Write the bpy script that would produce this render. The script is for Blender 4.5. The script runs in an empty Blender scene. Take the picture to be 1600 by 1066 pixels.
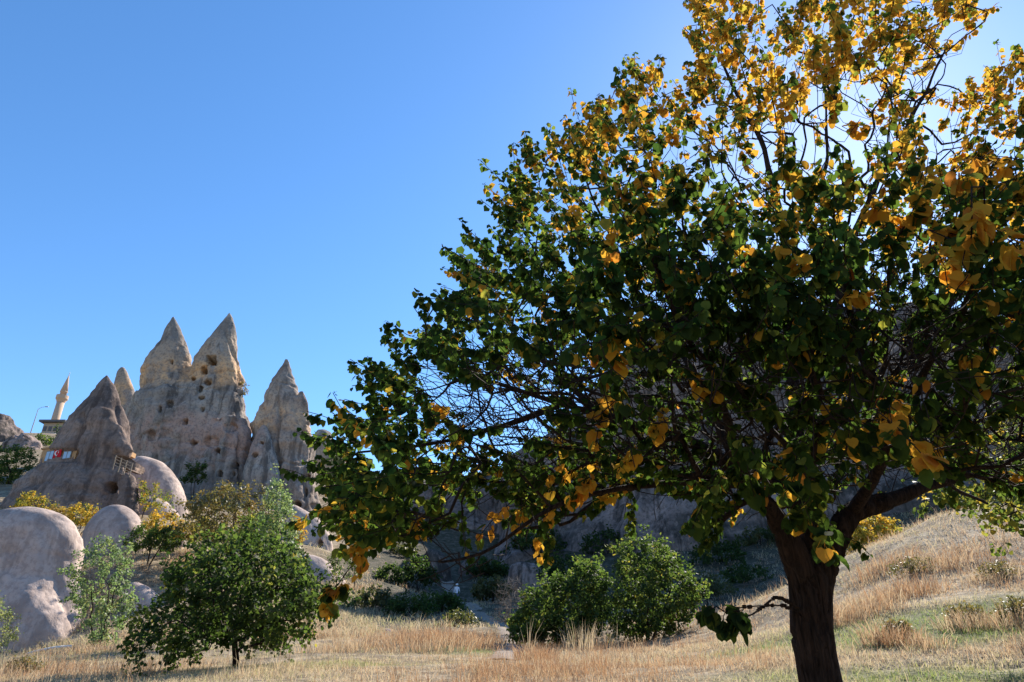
import bpy, bmesh, math, random
import numpy as np
from mathutils import Vector
from mathutils.bvhtree import BVHTree

random.seed(7)
RNG = np.random.default_rng(7)
scene = bpy.context.scene
COL = scene.collection
RAD = math.radians

# ------------------------------------------------------------------ camera
PITCH = RAD(26.0); FPX = 1067.0; CAMZ = 1.6
cam_d = bpy.data.cameras.new('camera'); cam = bpy.data.objects.new('camera', cam_d)
COL.objects.link(cam)
cam.location = (0, 0, CAMZ); cam.rotation_euler = (RAD(90) + PITCH, 0, 0)
cam_d.sensor_width = 36.0; cam_d.lens = 36.0 * FPX / 1600.0
cam_d.clip_start = 0.05; cam_d.clip_end = 6000
scene.camera = cam

# ------------------------------------------------------------------ sky, sun, exposure
SUN_EL = 38.5; SUN_AZ = 33.0            # azimuth clockwise from +Y (to the right)
w = bpy.data.worlds.new('World'); scene.world = w; w.use_nodes = True
nt = w.node_tree; nt.nodes.clear()
sky = nt.nodes.new('ShaderNodeTexSky'); sky.sky_type = 'NISHITA'; sky.sun_disc = False
sky.sun_elevation = RAD(SUN_EL); sky.sun_rotation = RAD(SUN_AZ)
sky.altitude = 1200; sky.air_density = 1.0; sky.dust_density = 0.3; sky.ozone_density = 2.0
bg = nt.nodes.new('ShaderNodeBackground'); bg.inputs[1].default_value = 0.125
wo = nt.nodes.new('ShaderNodeOutputWorld')
hs = nt.nodes.new('ShaderNodeHueSaturation'); hs.inputs['Saturation'].default_value = 1.22
nt.links.new(sky.outputs[0], hs.inputs['Color']); nt.links.new(hs.outputs[0], bg.inputs[0]); nt.links.new(bg.outputs[0], wo.inputs[0])
sd = bpy.data.lights.new('sun', 'SUN'); sd.energy = 5.0; sd.angle = RAD(0.53); sd.color = (1.0, 0.93, 0.82)
sun = bpy.data.objects.new('sun', sd); COL.objects.link(sun)
SUNV = Vector((math.sin(RAD(SUN_AZ)) * math.cos(RAD(SUN_EL)), math.cos(RAD(SUN_AZ)) * math.cos(RAD(SUN_EL)), math.sin(RAD(SUN_EL))))
sun.rotation_euler = SUNV.to_track_quat('Z', 'Y').to_euler(); sun.location = (30, 50, 60)
vs = scene.view_settings
vs.view_transform = 'Standard'; vs.look = 'None'; vs.gamma = 1.0; vs.exposure = 1.12
scene.cycles.max_bounces = 8; scene.cycles.transparent_max_bounces = 8
scene.cycles.use_denoising = True

# ------------------------------------------------------------------ projection helpers
CP, SP = math.cos(PITCH), math.sin(PITCH)
def at(px, py, Y):
    r = (px - 800) / FPX; u = (533 - py) / FPX
    d = np.array([r, CP - u * SP, SP + u * CP])
    return np.array([0, 0, CAMZ]) + d * (Y / d[1])
def project(p):
    p = np.asarray(p, float)
    x = p[..., 0]; y = p[..., 1]; z = p[..., 2] - CAMZ
    dep = y * CP + z * SP; up = -y * SP + z * CP
    dep = np.where(dep < 0.05, 0.05, dep)
    return 800 + FPX * x / dep, 533 - FPX * up / dep, dep

# ------------------------------------------------------------------ noise
_P = np.random.default_rng(3).permutation(256); _T = np.random.default_rng(4).uniform(-1, 1, 256)
def vnoise(p, seed=0):
    p = np.asarray(p, float) + seed * 17.31
    i = np.floor(p).astype(int); f = p - i; u = f * f * (3 - 2 * f)
    out = 0
    for dx in (0, 1):
        for dy in (0, 1):
            for dz in (0, 1):
                h = _T[_P[(_P[(_P[(i[:, 0] + dx) & 255] + i[:, 1] + dy) & 255] + i[:, 2] + dz) & 255]]
                out = out + h * (u[:, 0] if dx else 1 - u[:, 0]) * (u[:, 1] if dy else 1 - u[:, 1]) * (u[:, 2] if dz else 1 - u[:, 2])
    return out
def fbm(p, oct=4, seed=0):
    p = np.asarray(p, float); a = 1.0; s = 0; t = 0
    for k in range(oct):
        s = s + a * vnoise(p * (2.03 ** k), seed + k); t += a; a *= 0.5
    return s / t

# ------------------------------------------------------------------ mesh and object helpers
def mesh_np(name, verts, faces, mat=None, smooth=True, attrs=None, matidx=None):
    me = bpy.data.meshes.new(name)
    if not isinstance(faces, list): faces = [faces]
    faces = [np.asarray(f, np.int32) for f in faces if len(f)]
    verts = np.asarray(verts, np.float32)
    me.vertices.add(len(verts)); me.vertices.foreach_set('co', verts.ravel())
    nl = sum(f.size for f in faces); npoly = sum(len(f) for f in faces)
    me.loops.add(nl); me.polygons.add(npoly)
    me.loops.foreach_set('vertex_index', np.concatenate([f.ravel() for f in faces]))
    tot = np.concatenate([np.full(len(f), f.shape[1], np.int32) for f in faces])
    st = np.zeros(npoly, np.int32); st[1:] = np.cumsum(tot)[:-1]
    me.polygons.foreach_set('loop_start', st); me.polygons.foreach_set('loop_total', tot)
    me.polygons.foreach_set('use_smooth', np.full(npoly, smooth, bool))
    for k, v in (attrs or {}).items():
        a = me.attributes.new(k, 'FLOAT', 'POINT'); a.data.foreach_set('value', np.asarray(v, np.float32))
    me.update(calc_edges=True); me.validate()
    if mat: me.materials.append(mat)
    return me
def obj(name, me, parent=None, **props):
    o = bpy.data.objects.new(name, me); COL.objects.link(o)
    if parent: o.parent = parent
    for k, v in props.items(): o[k] = v
    return o
def thing(name, label, cat, group=None, loc=(0, 0, 0)):
    o = bpy.data.objects.new(name, None); COL.objects.link(o); o.location = loc
    o.empty_display_size = 0.3
    o['label'] = label; o['category'] = cat
    if group: o['group'] = group
    return o
def part(name, me, root, **props):
    """mesh given in world coordinates, parented to root whose location is its base"""
    o = obj(name, me, root, **props)
    p = root; off = Vector((0, 0, 0))
    while p is not None: off += p.location; p = p.parent
    o.location = -off
    return o

class MB:
    """collects simple solids into one mesh"""
    def __init__(s): s.v = []; s.f = []
    def add(s, v, f):
        n = len(s.v); s.v += [tuple(a) for a in v]; s.f += [tuple(i + n for i in a) for a in f]
    def box(s, c, size, rz=0.0):
        c = np.array(c); sx, sy, sz = [a / 2 for a in size]; ca, sa = math.cos(rz), math.sin(rz)
        v = []
        for z in (-sz, sz):
            for x, y in ((-sx, -sy), (sx, -sy), (sx, sy), (-sx, sy)):
                v.append(c + np.array([x * ca - y * sa, x * sa + y * ca, z]))
        s.add(v, [(3, 2, 1, 0), (4, 5, 6, 7), (0, 1, 5, 4), (1, 2, 6, 5), (2, 3, 7, 6), (3, 0, 4, 7)])
    def tube(s, pts, rad, n=8):
        v, f = tube_arrays(np.array(pts, float), np.broadcast_to(np.array(rad, float), len(pts)), n)
        s.add(v, [tuple(q) for q in f]); b = len(s.v) - len(v)
        s.f.append(tuple(b + i for i in range(n))[::-1]); s.f.append(tuple(b + len(v) - n + i for i in range(n)))
    def lathe(s, c, prof, n=20):
        c = np.array(c); v = []; f = []
        for r, z in prof:
            for k in range(n):
                a = 2 * math.pi * k / n; v.append(c + np.array([r * math.cos(a), r * math.sin(a), z]))
        for j in range(len(prof) - 1):
            for k in range(n):
                f.append((j * n + k, j * n + (k + 1) % n, (j + 1) * n + (k + 1) % n, (j + 1) * n + k))
        f.append(tuple(range(n))[::-1]); f.append(tuple((len(prof) - 1) * n + k for k in range(n)))
        s.add(v, f)
    def mesh(s, name, mat, smooth=False):
        me = bpy.data.meshes.new(name); me.from_pydata(s.v, [], s.f)
        if smooth: me.polygons.foreach_set('use_smooth', [True] * len(me.polygons))
        me.materials.append(mat); me.update(); return me

def tube_arrays(p, r, n):
    t = np.gradient(p, axis=0); t /= np.linalg.norm(t, axis=1)[:, None] + 1e-9
    m = np.abs(t).mean(0); ref = np.zeros(3); ref[int(np.argmin(m))] = 1
    a = np.cross(t, ref); a /= np.linalg.norm(a, axis=1)[:, None] + 1e-9
    b = np.cross(t, a)
    ang = np.arange(n) * 2 * np.pi / n
    v = p[:, None, :] + r[:, None, None] * (np.cos(ang)[None, :, None] * a[:, None, :] + np.sin(ang)[None, :, None] * b[:, None, :])
    k = len(p); i = np.arange(k - 1)[:, None] * n; j = np.arange(n)[None, :]; j2 = (j + 1) % n
    f = np.stack([i + j, i + n + j, i + n + j2, i + j2], -1).reshape(-1, 4)
    return v.reshape(-1, 3), f

# ------------------------------------------------------------------ materials
class NT:
    def __init__(s, name):
        s.m = bpy.data.materials.new(name); s.m.use_nodes = True; s.t = s.m.node_tree; s.t.nodes.clear()
    def n(s, typ, ins=None, **kw):
        nd = s.t.nodes.new(typ)
        for k, v in kw.items(): setattr(nd, k, v)
        for k, v in (ins or {}).items():
            if isinstance(v, bpy.types.NodeSocket): s.t.links.new(v, nd.inputs[k])
            else: nd.inputs[k].default_value = v
        return nd
    def pos(s): return s.n('ShaderNodeNewGeometry').outputs['Position']
    def mapped(s, scale, rot=(0, 0, 0)):
        return s.n('ShaderNodeMapping', {'Vector': s.pos(), 'Scale': scale, 'Rotation': rot}).outputs[0]
    def noise(s, vec, scale, detail=5, rough=0.55, dist=0.0):
        return s.n('ShaderNodeTexNoise', {'Vector': vec, 'Scale': scale, 'Detail': detail, 'Roughness': rough, 'Distortion': dist}).outputs['Fac']
    def ramp(s, fac, stops, interp='LINEAR'):
        r = s.n('ShaderNodeValToRGB', {'Fac': fac}); cr = r.color_ramp; cr.interpolation = interp
        while len(cr.elements) < len(stops): cr.elements.new(0.5)
        for e, (p, c) in zip(cr.elements, stops):
            e.position = p; e.color = (*c, 1) if len(c) == 3 else c
        return r.outputs[0]
    def math(s, op, a, b=0.0, clamp=False):
        nd = s.n('ShaderNodeMath', operation=op, use_clamp=clamp)
        for k, v in ((0, a), (1, b)):
            if isinstance(v, bpy.types.NodeSocket): s.t.links.new(v, nd.inputs[k])
            else: nd.inputs[k].default_value = v
        return nd.outputs[0]
    def mix(s, fac, a, b, mode='MIX'):
        nd = s.n('ShaderNodeMix', data_type='RGBA', blend_type=mode)
        for idx, v in ((0, fac), (6, a), (7, b)):
            if isinstance(v, bpy.types.NodeSocket): s.t.links.new(v, nd.inputs[idx])
            else: nd.inputs[idx].default_value = v if idx == 0 else (*v, 1)
        return nd.outputs[2]
    def attr(s, name): return s.n('ShaderNodeAttribute', attribute_name=name).outputs['Fac']
    def bump(s, h, strength=0.5, dist=0.1):
        return s.n('ShaderNodeBump', {'Height': h, 'Strength': strength, 'Distance': dist}).outputs[0]
    def out(s, sh):
        o = s.n('ShaderNodeOutputMaterial'); s.t.links.new(sh, o.inputs[0]); return s.m
    def princ(s, color, rough=0.9, spec=0.2, normal=None, metallic=0.0):
        ins = {'Roughness': rough, 'Specular IOR Level': spec, 'Metallic': metallic}
        ins['Base Color'] = color if isinstance(color, bpy.types.NodeSocket) else (*color, 1)
        if normal is not None: ins['Normal'] = normal
        return s.n('ShaderNodeBsdfPrincipled', ins).outputs[0]

def plain(name, col, rough=0.7, spec=0.3, var=0.15, scale=3.0, metallic=0.0):
    t = NT(name); n = t.noise(t.pos(), scale)
    c = t.mix(n, tuple(a * (1 - var) for a in col), tuple(min(1, a * (1 + var)) for a in col))
    return t.out(t.princ(c, rough, spec, t.bump(n, 0.15, 0.02), metallic))

def rock_mat(name, light, mid, dark, streak=0.6, scale=1.0, band=None, pits=0.5, seed=0.0, bump=0.6):
    t = NT(name)
    base = t.noise(t.mapped((0.12 * scale,) * 3), 1.0, 6, 0.6)
    c = t.ramp(base, [(0.36, dark), (0.5, mid), (0.62, light)])
    lay = t.noise(t.mapped((0.05 * scale, 0.05 * scale, 0.9 * scale)), 1.0, 4, 0.55)       # sediment layers
    c = t.mix(t.ramp(lay, [(0.42, (0, 0, 0)), (0.62, (1, 1, 1))]), c, t.mix(0.5, c, light))
    st = t.noise(t.mapped((0.8 * scale, 0.8 * scale, 0.06 * scale)), 1.0, 5, 0.6, 0.6)     # run-off streaks, lichen
    sm = t.math('MULTIPLY', t.ramp(st, [(0.48, (0, 0, 0)), (0.60, (1, 1, 1))]), streak)
    c = t.mix(sm, c, tuple(a * 0.42 for a in dark))
    if band:
        z = t.n('ShaderNodeSeparateXYZ', {0: t.pos()}).outputs[2]
        for (z0, z1, colr, amt) in band:
            nz = t.math('ADD', z, t.math('MULTIPLY', t.math('SUBTRACT', t.noise(t.mapped((0.25,) * 3), 1.0, 5), 0.5), (z1 - z0) * 0.9))
            mr = t.n('ShaderNodeMapRange', {0: nz, 1: z0, 2: z0 + (z1 - z0) * 0.3, 3: 0.0, 4: 1.0}).outputs[0]
            mr2 = t.n('ShaderNodeMapRange', {0: nz, 1: z1 - (z1 - z0) * 0.3, 2: z1, 3: 1.0, 4: 0.0}).outputs[0]
            pn = t.ramp(t.noise(t.mapped((0.35, 0.35, 0.2)), 1.0, 5, 0.6), [(0.38, (0, 0, 0)), (0.52, (1, 1, 1))])
            f = t.math('MULTIPLY', t.math('MULTIPLY', mr, mr2), t.math('MULTIPLY', pn, amt))
            c = t.mix(f, c, colr)
    sp = t.noise(t.mapped((3.0 * scale,) * 3), 1.0, 4, 0.65)
    c = t.mix(t.ramp(sp, [(0.38, (1, 1, 1)), (0.52, (0, 0, 0))]), c, t.mix(0.55, c, tuple(q * .8 for q in dark)))
    sp2 = t.noise(t.mapped((2.2 * scale, 2.2 * scale, 1.2 * scale)), 1.0, 5, 0.75)
    c = t.mix(t.ramp(sp2, [(0.54, (0, 0, 0)), (0.66, (1, 1, 1))]), c, t.mix(0.5, c, light))
    pt = t.noise(t.mapped((1.1 * scale, 1.1 * scale, 0.55 * scale)), 1.0, 6, 0.7)
    vor = t.n('ShaderNodeTexVoronoi', {'Vector': t.mapped((0.9 * scale, 0.9 * scale, 0.45 * scale)), 'Scale': 1.0}).outputs['Distance']
    pit = t.ramp(vor, [(0.06, (0, 0, 0)), (0.2, (1, 1, 1))])
    h = t.math('ADD', pt, t.math('MULTIPLY', pit, pits * 0.35))
    h = t.math('ADD', h, t.math('MULTIPLY', sp, 0.35))
    return t.out(t.princ(c, 0.95, 0.1, t.bump(h, bump, 0.35 / scale)))

def leaf_mat(name, stops, tstops, trans=0.45, rough=0.5, spec=0.25):
    t = NT(name)
    a = t.attr('tint')
    mott = t.noise(t.pos(), 60.0, 2)
    a2 = t.math('ADD', a, t.math('MULTIPLY', t.math('SUBTRACT', mott, 0.5), 0.18))
    c = t.ramp(a2, stops); tc = t.ramp(a2, tstops)
    b = t.princ(c, rough, spec)
    tr = t.n('ShaderNodeBsdfTranslucent', {'Color': tc}).outputs[0]
    mx = t.n('ShaderNodeMixShader', {0: trans, 1: b, 2: tr}).outputs[0]
    return t.out(mx)

M = {}
M['massif'] = None
ZB = lambda px, py, Y: float(at(px, py, Y)[2])
M['massif'] = rock_mat('tuff_massif', (0.37, 0.315, 0.265), (0.25, 0.212, 0.185), (0.13, 0.113, 0.105), 0.8, 1.0,
                       band=[(ZB(300, 625, 95), ZB(300, 470, 95), (0.37, 0.275, 0.20), 1.0), (ZB(300, 620, 95), ZB(300, 566, 95), (0.58, 0.36, 0.20), 1.0), (ZB(300, 552, 95), ZB(300, 480, 95), (0.20, 0.175, 0.155), 1.0), (ZB(300, 740, 92), ZB(300, 640, 92), (0.42, 0.275, 0.22), 0.8)], pits=1.0, bump=0.8)
M['cone'] = rock_mat('tuff_cone', (0.40, 0.315, 0.25), (0.28, 0.22, 0.185), (0.16, 0.13, 0.115), 0.65, 1.0,
                     band=[(ZB(450, 682, 92), ZB(450, 625, 92), (0.54, 0.36, 0.23), 1.0), (ZB(450, 625, 92), ZB(450, 560, 92), (0.24, 0.20, 0.17), 0.8)], pits=0.6)
M['house_rock'] = rock_mat('tuff_house', (0.34, 0.245, 0.19), (0.215, 0.157, 0.128), (0.12, 0.09, 0.078), 0.6, 1.2, pits=0.7)
M['dome'] = rock_mat('tuff_dome', (0.55, 0.43, 0.36), (0.45, 0.35, 0.295), (0.33, 0.25, 0.215), 0.42, 1.4, pits=0.15, bump=0.35)
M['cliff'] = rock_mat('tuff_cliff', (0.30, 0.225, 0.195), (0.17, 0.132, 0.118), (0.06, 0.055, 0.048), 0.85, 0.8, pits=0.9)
M['bark'] = None
t = NT('bark')
fu = t.noise(t.mapped((38, 38, 4.5)), 1.0, 6, 0.65, 0.8); fl = t.noise(t.mapped((6, 6, 6)), 1.0, 4)
c = t.mix(t.ramp(fu, [(0.38, (0, 0, 0)), (0.62, (1, 1, 1))]), (0.014, 0.009, 0.007), (0.062, 0.038, 0.027))
c = t.mix(t.math('MULTIPLY', fl, 0.4), c, (0.05, 0.04, 0.033))
M['bark'] = t.out(t.princ(c, 0.92, 0.12, t.bump(fu, 1.0, 0.05)))
M['twig'] = plain('twig', (0.032, 0.022, 0.017), 0.85, 0.15, 0.3, 20)
M['grey_twig'] = plain('grey_twig', (0.20, 0.17, 0.14), 0.9, 0.1, 0.3, 20)
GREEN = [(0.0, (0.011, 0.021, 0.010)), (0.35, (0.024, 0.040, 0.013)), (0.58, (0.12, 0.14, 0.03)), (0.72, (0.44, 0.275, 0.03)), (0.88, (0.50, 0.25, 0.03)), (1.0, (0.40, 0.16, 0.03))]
TGREEN = [(0.0, (0.05, 0.11, 0.02)), (0.35, (0.14, 0.23, 0.03)), (0.58, (0.42, 0.44, 0.06)), (0.72, (0.88, 0.58, 0.06)), (0.88, (0.86, 0.41, 0.045)), (1.0, (0.66, 0.24, 0.04))]
M['leaf'] = leaf_mat('apricot_leaf', GREEN, TGREEN, 0.42, 0.85, 0.03)
M['leaf_far'] = leaf_mat('tree_leaf', [(0.0, (0.018, 0.030, 0.011)), (0.5, (0.050, 0.070, 0.022)), (0.75, (0.20, 0.20, 0.03)), (1.0, (0.48, 0.30, 0.04))],
                         [(0.0, (0.06, 0.12, 0.02)), (0.5, (0.20, 0.30, 0.05)), (0.75, (0.52, 0.47, 0.07)), (1.0, (0.85, 0.50, 0.06))], 0.38, 0.6, 0.08)
M['leaf_pale'] = leaf_mat('pale_leaf', [(0.0, (0.06, 0.10, 0.035)), (0.5, (0.13, 0.18, 0.075)), (1.0, (0.25, 0.26, 0.09))],
                          [(0.0, (0.15, 0.28, 0.07)), (0.5, (0.30, 0.42, 0.14)), (1.0, (0.55, 0.52, 0.15))], 0.4)
M['leaf_brown'] = leaf_mat('brown_leaf', [(0.0, (0.045, 0.055, 0.02)), (0.5, (0.11, 0.10, 0.035)), (1.0, (0.27, 0.17, 0.05))],
                           [(0.0, (0.10, 0.14, 0.03)), (0.5, (0.26, 0.22, 0.06)), (1.0, (0.50, 0.30, 0.07))], 0.35)
M['grass'] = leaf_mat('grass_blade', [(0.0, (0.11, 0.16, 0.05)), (0.3, (0.27, 0.27, 0.12)), (0.5, (0.47, 0.39, 0.26)), (0.72, (0.50, 0.385, 0.25)), (0.88, (0.37, 0.245, 0.15)), (1.0, (0.27, 0.15, 0.085))],
                      [(0.0, (0.22, 0.34, 0.08)), (0.3, (0.46, 0.44, 0.18)), (0.5, (0.62, 0.51, 0.33)), (0.72, (0.65, 0.50, 0.31)), (0.88, (0.50, 0.32, 0.18)), (1.0, (0.40, 0.22, 0.11))], 0.42, 0.7, 0.12)

# ground: dry grass, soil and pale tuff dust
t = NT('dry_ground')
n1 = t.noise(t.mapped((0.16,) * 3), 1.0, 6, 0.6); n2 = t.noise(t.mapped((1.7,) * 3), 1.0, 6, 0.65); n3 = t.noise(t.mapped((14,) * 3), 1.0, 4, 0.6)
c = t.ramp(n2, [(0.34, (0.11, 0.085, 0.06)), (0.48, (0.27, 0.215, 0.145)), (0.64, (0.44, 0.355, 0.25))])
c = t.mix(t.ramp(t.noise(t.mapped((0.4,) * 3), 1.0, 5, 0.6), [(0.46, (0, 0, 0)), (0.6, (1, 1, 1))]), c, t.mix(n2, (0.12, 0.09, 0.055), (0.28, 0.21, 0.135)))
c = t.mix(t.ramp(n3, [(0.35, (1, 1, 1)), (0.55, (0, 0, 0))]), c, t.mix(0.5, c, (0.08, 0.06, 0.04)))
c = t.mix(t.math('MULTIPLY', t.attr('green'), 0.75), c, t.mix(n2, (0.05, 0.075, 0.025), (0.14, 0.17, 0.06)))
c = t.mix(t.math('MULTIPLY', t.attr('wild'), 0.9), c, t.ramp(n2, [(0.35, (0.025, 0.03, 0.018)), (0.5, (0.055, 0.052, 0.034)), (0.66, (0.13, 0.105, 0.085))]))
c = t.mix(t.attr('soil'), c, t.mix(n3, (0.04, 0.028, 0.02), (0.10, 0.07, 0.05)))
M['ground'] = t.out(t.princ(c, 0.95, 0.1, t.bump(t.math('ADD', n2, t.math('MULTIPLY', n3, 0.4)), 0.8, 0.15)))
t = NT('path_dust'); n2 = t.noise(t.mapped((2.5,) * 3), 1.0, 6, 0.6)
M['path'] = t.out(t.princ(t.ramp(n2, [(0.3, (0.18, 0.14, 0.11)), (0.7, (0.30, 0.245, 0.20))]), 0.95, 0.1, t.bump(n2, 0.6, 0.06)))

# ------------------------------------------------------------------ terrain
G = []   # ground control points: world (x, y, z)
def g(px, py, Y): G.append(tuple(at(px, py, Y)))
for p in [(0, 0, 0), (-4, 1, .1), (4, 1, .15), (-9, 0, .1), (9, 0, .8), (0, -12, -.3), (-20, -10, -.5), (20, -10, 1.5), (0, 5, .55), (2.0, 4.8, .55), (-5, 6, .7), (6, 5, .95), (10, 5, 1.7), (-12, 6, .8)]: G.append(p)
for p in [(60, 1075, 12), (300, 1072, 11), (500, 1070, 11), (800, 1068, 11), (1100, 1068, 10), (1300, 1066, 9.5), (1550, 1066, 9.2),
          (500, 1045, 15), (800, 1040, 15), (1100, 1035, 15), (300, 1055, 16), (50, 1045, 20),
          (480, 1020, 21), (620, 1012, 22), (780, 1022, 20), (950, 1008, 24), (1100, 1000, 23), (1200, 990, 21), (560, 1006, 25), (700, 1004, 26), (870, 1008, 26), (1010, 1000, 28),
          (1400, 1010, 11.5), (1560, 1005, 11.5), (1340, 960, 15.5), (1550, 930, 15), (1450, 890, 19), (1600, 870, 18.5), (1230, 965, 22),
          (1330, 890, 23), (1400, 838, 25), (1470, 808, 26), (1550, 790, 26), (1620, 795, 25), (1720, 810, 24),
          (600, 985, 34), (560, 960, 42), (680, 975, 38), (760, 985, 33), (780, 972, 42), (740, 958, 53), (713, 946, 66), (640, 925, 60), (600, 892, 68), (550, 905, 60),
          (850, 975, 45), (1000, 985, 38), (900, 930, 60), (1000, 880, 72), (1150, 960, 36), (1150, 890, 62), (1200, 830, 78), (860, 880, 78), (740, 880, 84), (820, 800, 100), (1250, 760, 95), (1500, 730, 90), (1700, 740, 85),
          (70, 1032, 29), (70, 1030, 33.5), (10, 1030, 34), (-60, 1032, 34), (118, 1020, 33), (150, 1012, 29), (250, 965, 38), (300, 985, 32), (420, 960, 38), (500, 945, 46), (-80, 1040, 26), (225, 905, 43), (232, 882, 45), (330, 880, 48), (140, 845, 52), (40, 815, 56), (300, 830, 62), (270, 802, 74), (430, 850, 62),
          (300, 775, 88), (430, 800, 86), (490, 810, 90), (520, 870, 66), (480, 905, 56), (100, 805, 62), (210, 805, 62), (-60, 800, 60), (-200, 820, 55), (20, 745, 85), (40, 700, 112), (-60, 700, 110), (80, 668, 150), (20, 668, 150), (-150, 680, 140), (180, 690, 140), (520, 740, 140), (650, 740, 135)]: g(*p)
for p in [(14, 33, 4.8), (20, 34, 6.5), (28, 34, 8.5), (34, 24, 9.5), (30, 12, 7), (24, 5, 5), (10, 34, 4.2), (0, 190, 44), (-120, 190, 60), (120, 160, 50), (60, 140, 45), (-100, 60, 12), (-60, 20, 2), (-40, 5, 0), (80, 60, 20), (80, 10, 12)]: G.append(p)
G = np.array(G)
def _phi(a, b): return np.sqrt(((a[:, None, :] - b[None, :, :]) ** 2).sum(-1) + 4.0)
_gx = G[:, :2]; _n = len(G)
_A = np.zeros((_n + 3, _n + 3)); _A[:_n, :_n] = _phi(_gx, _gx) - np.eye(_n) * 0.15
_A[:_n, _n] = 1; _A[:_n, _n + 1:] = _gx; _A[_n:, :_n] = _A[:_n, _n:].T
_W = np.linalg.solve(_A, np.concatenate([G[:, 2], [0, 0, 0]]))
def ground(x, y):
    x = np.atleast_1d(np.asarray(x, float)); y = np.atleast_1d(np.asarray(y, float))
    q = np.stack([x, y], -1); z = np.empty(len(q))
    for s in range(0, len(q), 20000):
        e = q[s:s + 20000]; z[s:s + 20000] = _phi(e, _gx) @ _W[:_n] + _W[_n] + e @ _W[_n + 1:]
    r = np.hypot(x, y - 40); f = np.clip((r - 130) / 120, 0, 1); f = f * f * (3 - 2 * f)
    z = z * (1 - f) + f * 34.0
    z3 = np.stack([x, y, np.zeros_like(x)], -1)
    amp = np.clip(np.hypot(x, y) / 25, 0.25, 2.2)
    return z + fbm(z3 * 0.22, 3, 5) * 0.16 * amp + fbm(z3 * 0.9, 3, 9) * 0.09 * np.minimum(amp, 1.2)
def gz(x, y): return float(ground(x, y)[0])
def gpix(px, py, lo=6.0, hi=70.0):
    Ys = np.linspace(lo, hi, 640); Q = np.array([at(px, py, y) for y in Ys]); d = Q[:, 2] - ground(Q[:, 0], Q[:, 1])
    k = np.nonzero(d < 0)[0]; return Q[k[0]] if len(k) else Q[-1]
SOIL = [(gpix(1480, 1036), .62, .13), (gpix(1562, 1042), .42, .10), (gpix(1395, 1044), .22, .08), (gpix(1545, 1062), .35, .07), (gpix(1430, 1062), .18, .06)]
GREENS = [(gpix(1500, 975), 2.0, 1.3, 1.2), (gpix(1590, 965), 1.2, .9, 1.0), (gpix(1440, 1000), 1.0, .7, .9), (gpix(1215, 1008), 1.0, .7, .6), (gpix(760, 1020), 1.6, 1.2, .5), (gpix(520, 1040), 2.0, 1.2, .5), (gpix(1330, 1060), 1.8, .6, .5), (gpix(1550, 1062), 1.6, .5, .5)]

def regions(P):
    """how green, wild (scrubby) and bare the ground is at world points"""
    px, py, _ = project(P)
    nz = fbm(P * np.array([.35, .35, 0]), 4, 21)
    y = P[:, 1]; x = P[:, 0]
    green = sum(a * np.exp(-((x - c[0]) / sx) ** 2 - ((y - c[1]) / sy) ** 2) for c, sx, sy, a in GREENS)
    green = np.clip(green * 1.35 + nz * 0.8 * (green > .06), 0, 1)
    wild = np.clip((y - 30 - 3 * nz) / 6, 0, 1) * np.clip((x + 13 + (y - 38) * .18) / 4 + nz, 0, 1)
    soil = np.zeros(len(P))
    for c, sx, sy in SOIL:
        soil += np.exp(-((x - c[0] + .2 * nz) / sx) ** 2 - ((y - c[1] + .15 * fbm(P * np.array([2., 2., 0]), 2, 3)) / sy) ** 2)
    return green, wild, np.clip(soil * 1.3, 0, 1)

def axis(lo, hi, n, c, k):
    t = np.linspace(-1, 1, n); s = np.sinh(t * k) / np.sinh(k)
    return np.where(s < 0, c + s * (c - lo), c + s * (hi - c))
gxs = axis(-1500, 1500, 380, 2.0, 6.2); gys = axis(-400, 3000, 420, 14.0, 6.6)
X, Yg = np.meshgrid(gxs, gys); P = np.stack([X.ravel(), Yg.ravel()], -1)
Z = ground(P[:, 0], P[:, 1]); V = np.column_stack([P, Z])
gr_, wi_, so_ = regions(V); V[:, 2] -= so_ * 0.10
ny, nx = X.shape; idx = np.arange(ny * nx).reshape(ny, nx)
F = np.stack([idx[:-1, :-1], idx[:-1, 1:], idx[1:, 1:], idx[1:, :-1]], -1).reshape(-1, 4)
obj('ground', mesh_np('ground', V, F, M['ground'], True, {'green': gr_, 'wild': wi_, 'soil': so_}), kind='structure')

# footpath running into the valley
PATH = [(782, 1034, 17.5), (786, 1029, 18.8), (800, 1018, 23), (805, 1002, 29), (790, 988, 34), (776, 975, 41), (752, 962, 51), (716, 947, 66), (690, 925, 76)]
pp = np.array([at(*q)[:2] for q in PATH]); tt = np.linspace(0, 1, len(pp)); ts = np.linspace(0, 1, 160)
cx = np.interp(ts, tt, pp[:, 0]); cy = np.interp(ts, tt, pp[:, 1])
for _ in range(6):
    cx[1:-1] = (cx[:-2] + cx[2:]) / 2; cy[1:-1] = (cy[:-2] + cy[2:]) / 2
tx = np.gradient(cx); ty = np.gradient(cy); L = np.hypot(tx, ty); nxv, nyv = -ty / L, tx / L
PATHXY = np.stack([cx, cy], -1)
rows = []
for k in np.linspace(-1, 1, 9):
    wv = 0.42 + 0.2 * vnoise(np.stack([ts * 30, np.full(160, 1.0 if k > 0 else 5.0), ts * 0], -1)) + 0.45 * ts
    x = cx + nxv * wv * k; y = cy + nyv * wv * k
    rows.append(np.stack([x, y, ground(x, y) + 0.035 - 0.10 * abs(k) ** 3], -1))
V = np.stack(rows, 1).reshape(-1, 3); idx = np.arange(160 * 9).reshape(160, 9)
F = np.stack([idx[:-1, :-1], idx[1:, :-1], idx[1:, 1:], idx[:-1, 1:]], -1).reshape(-1, 4)
obj('path', mesh_np('path', V, F, M['path']), kind='structure')

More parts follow.
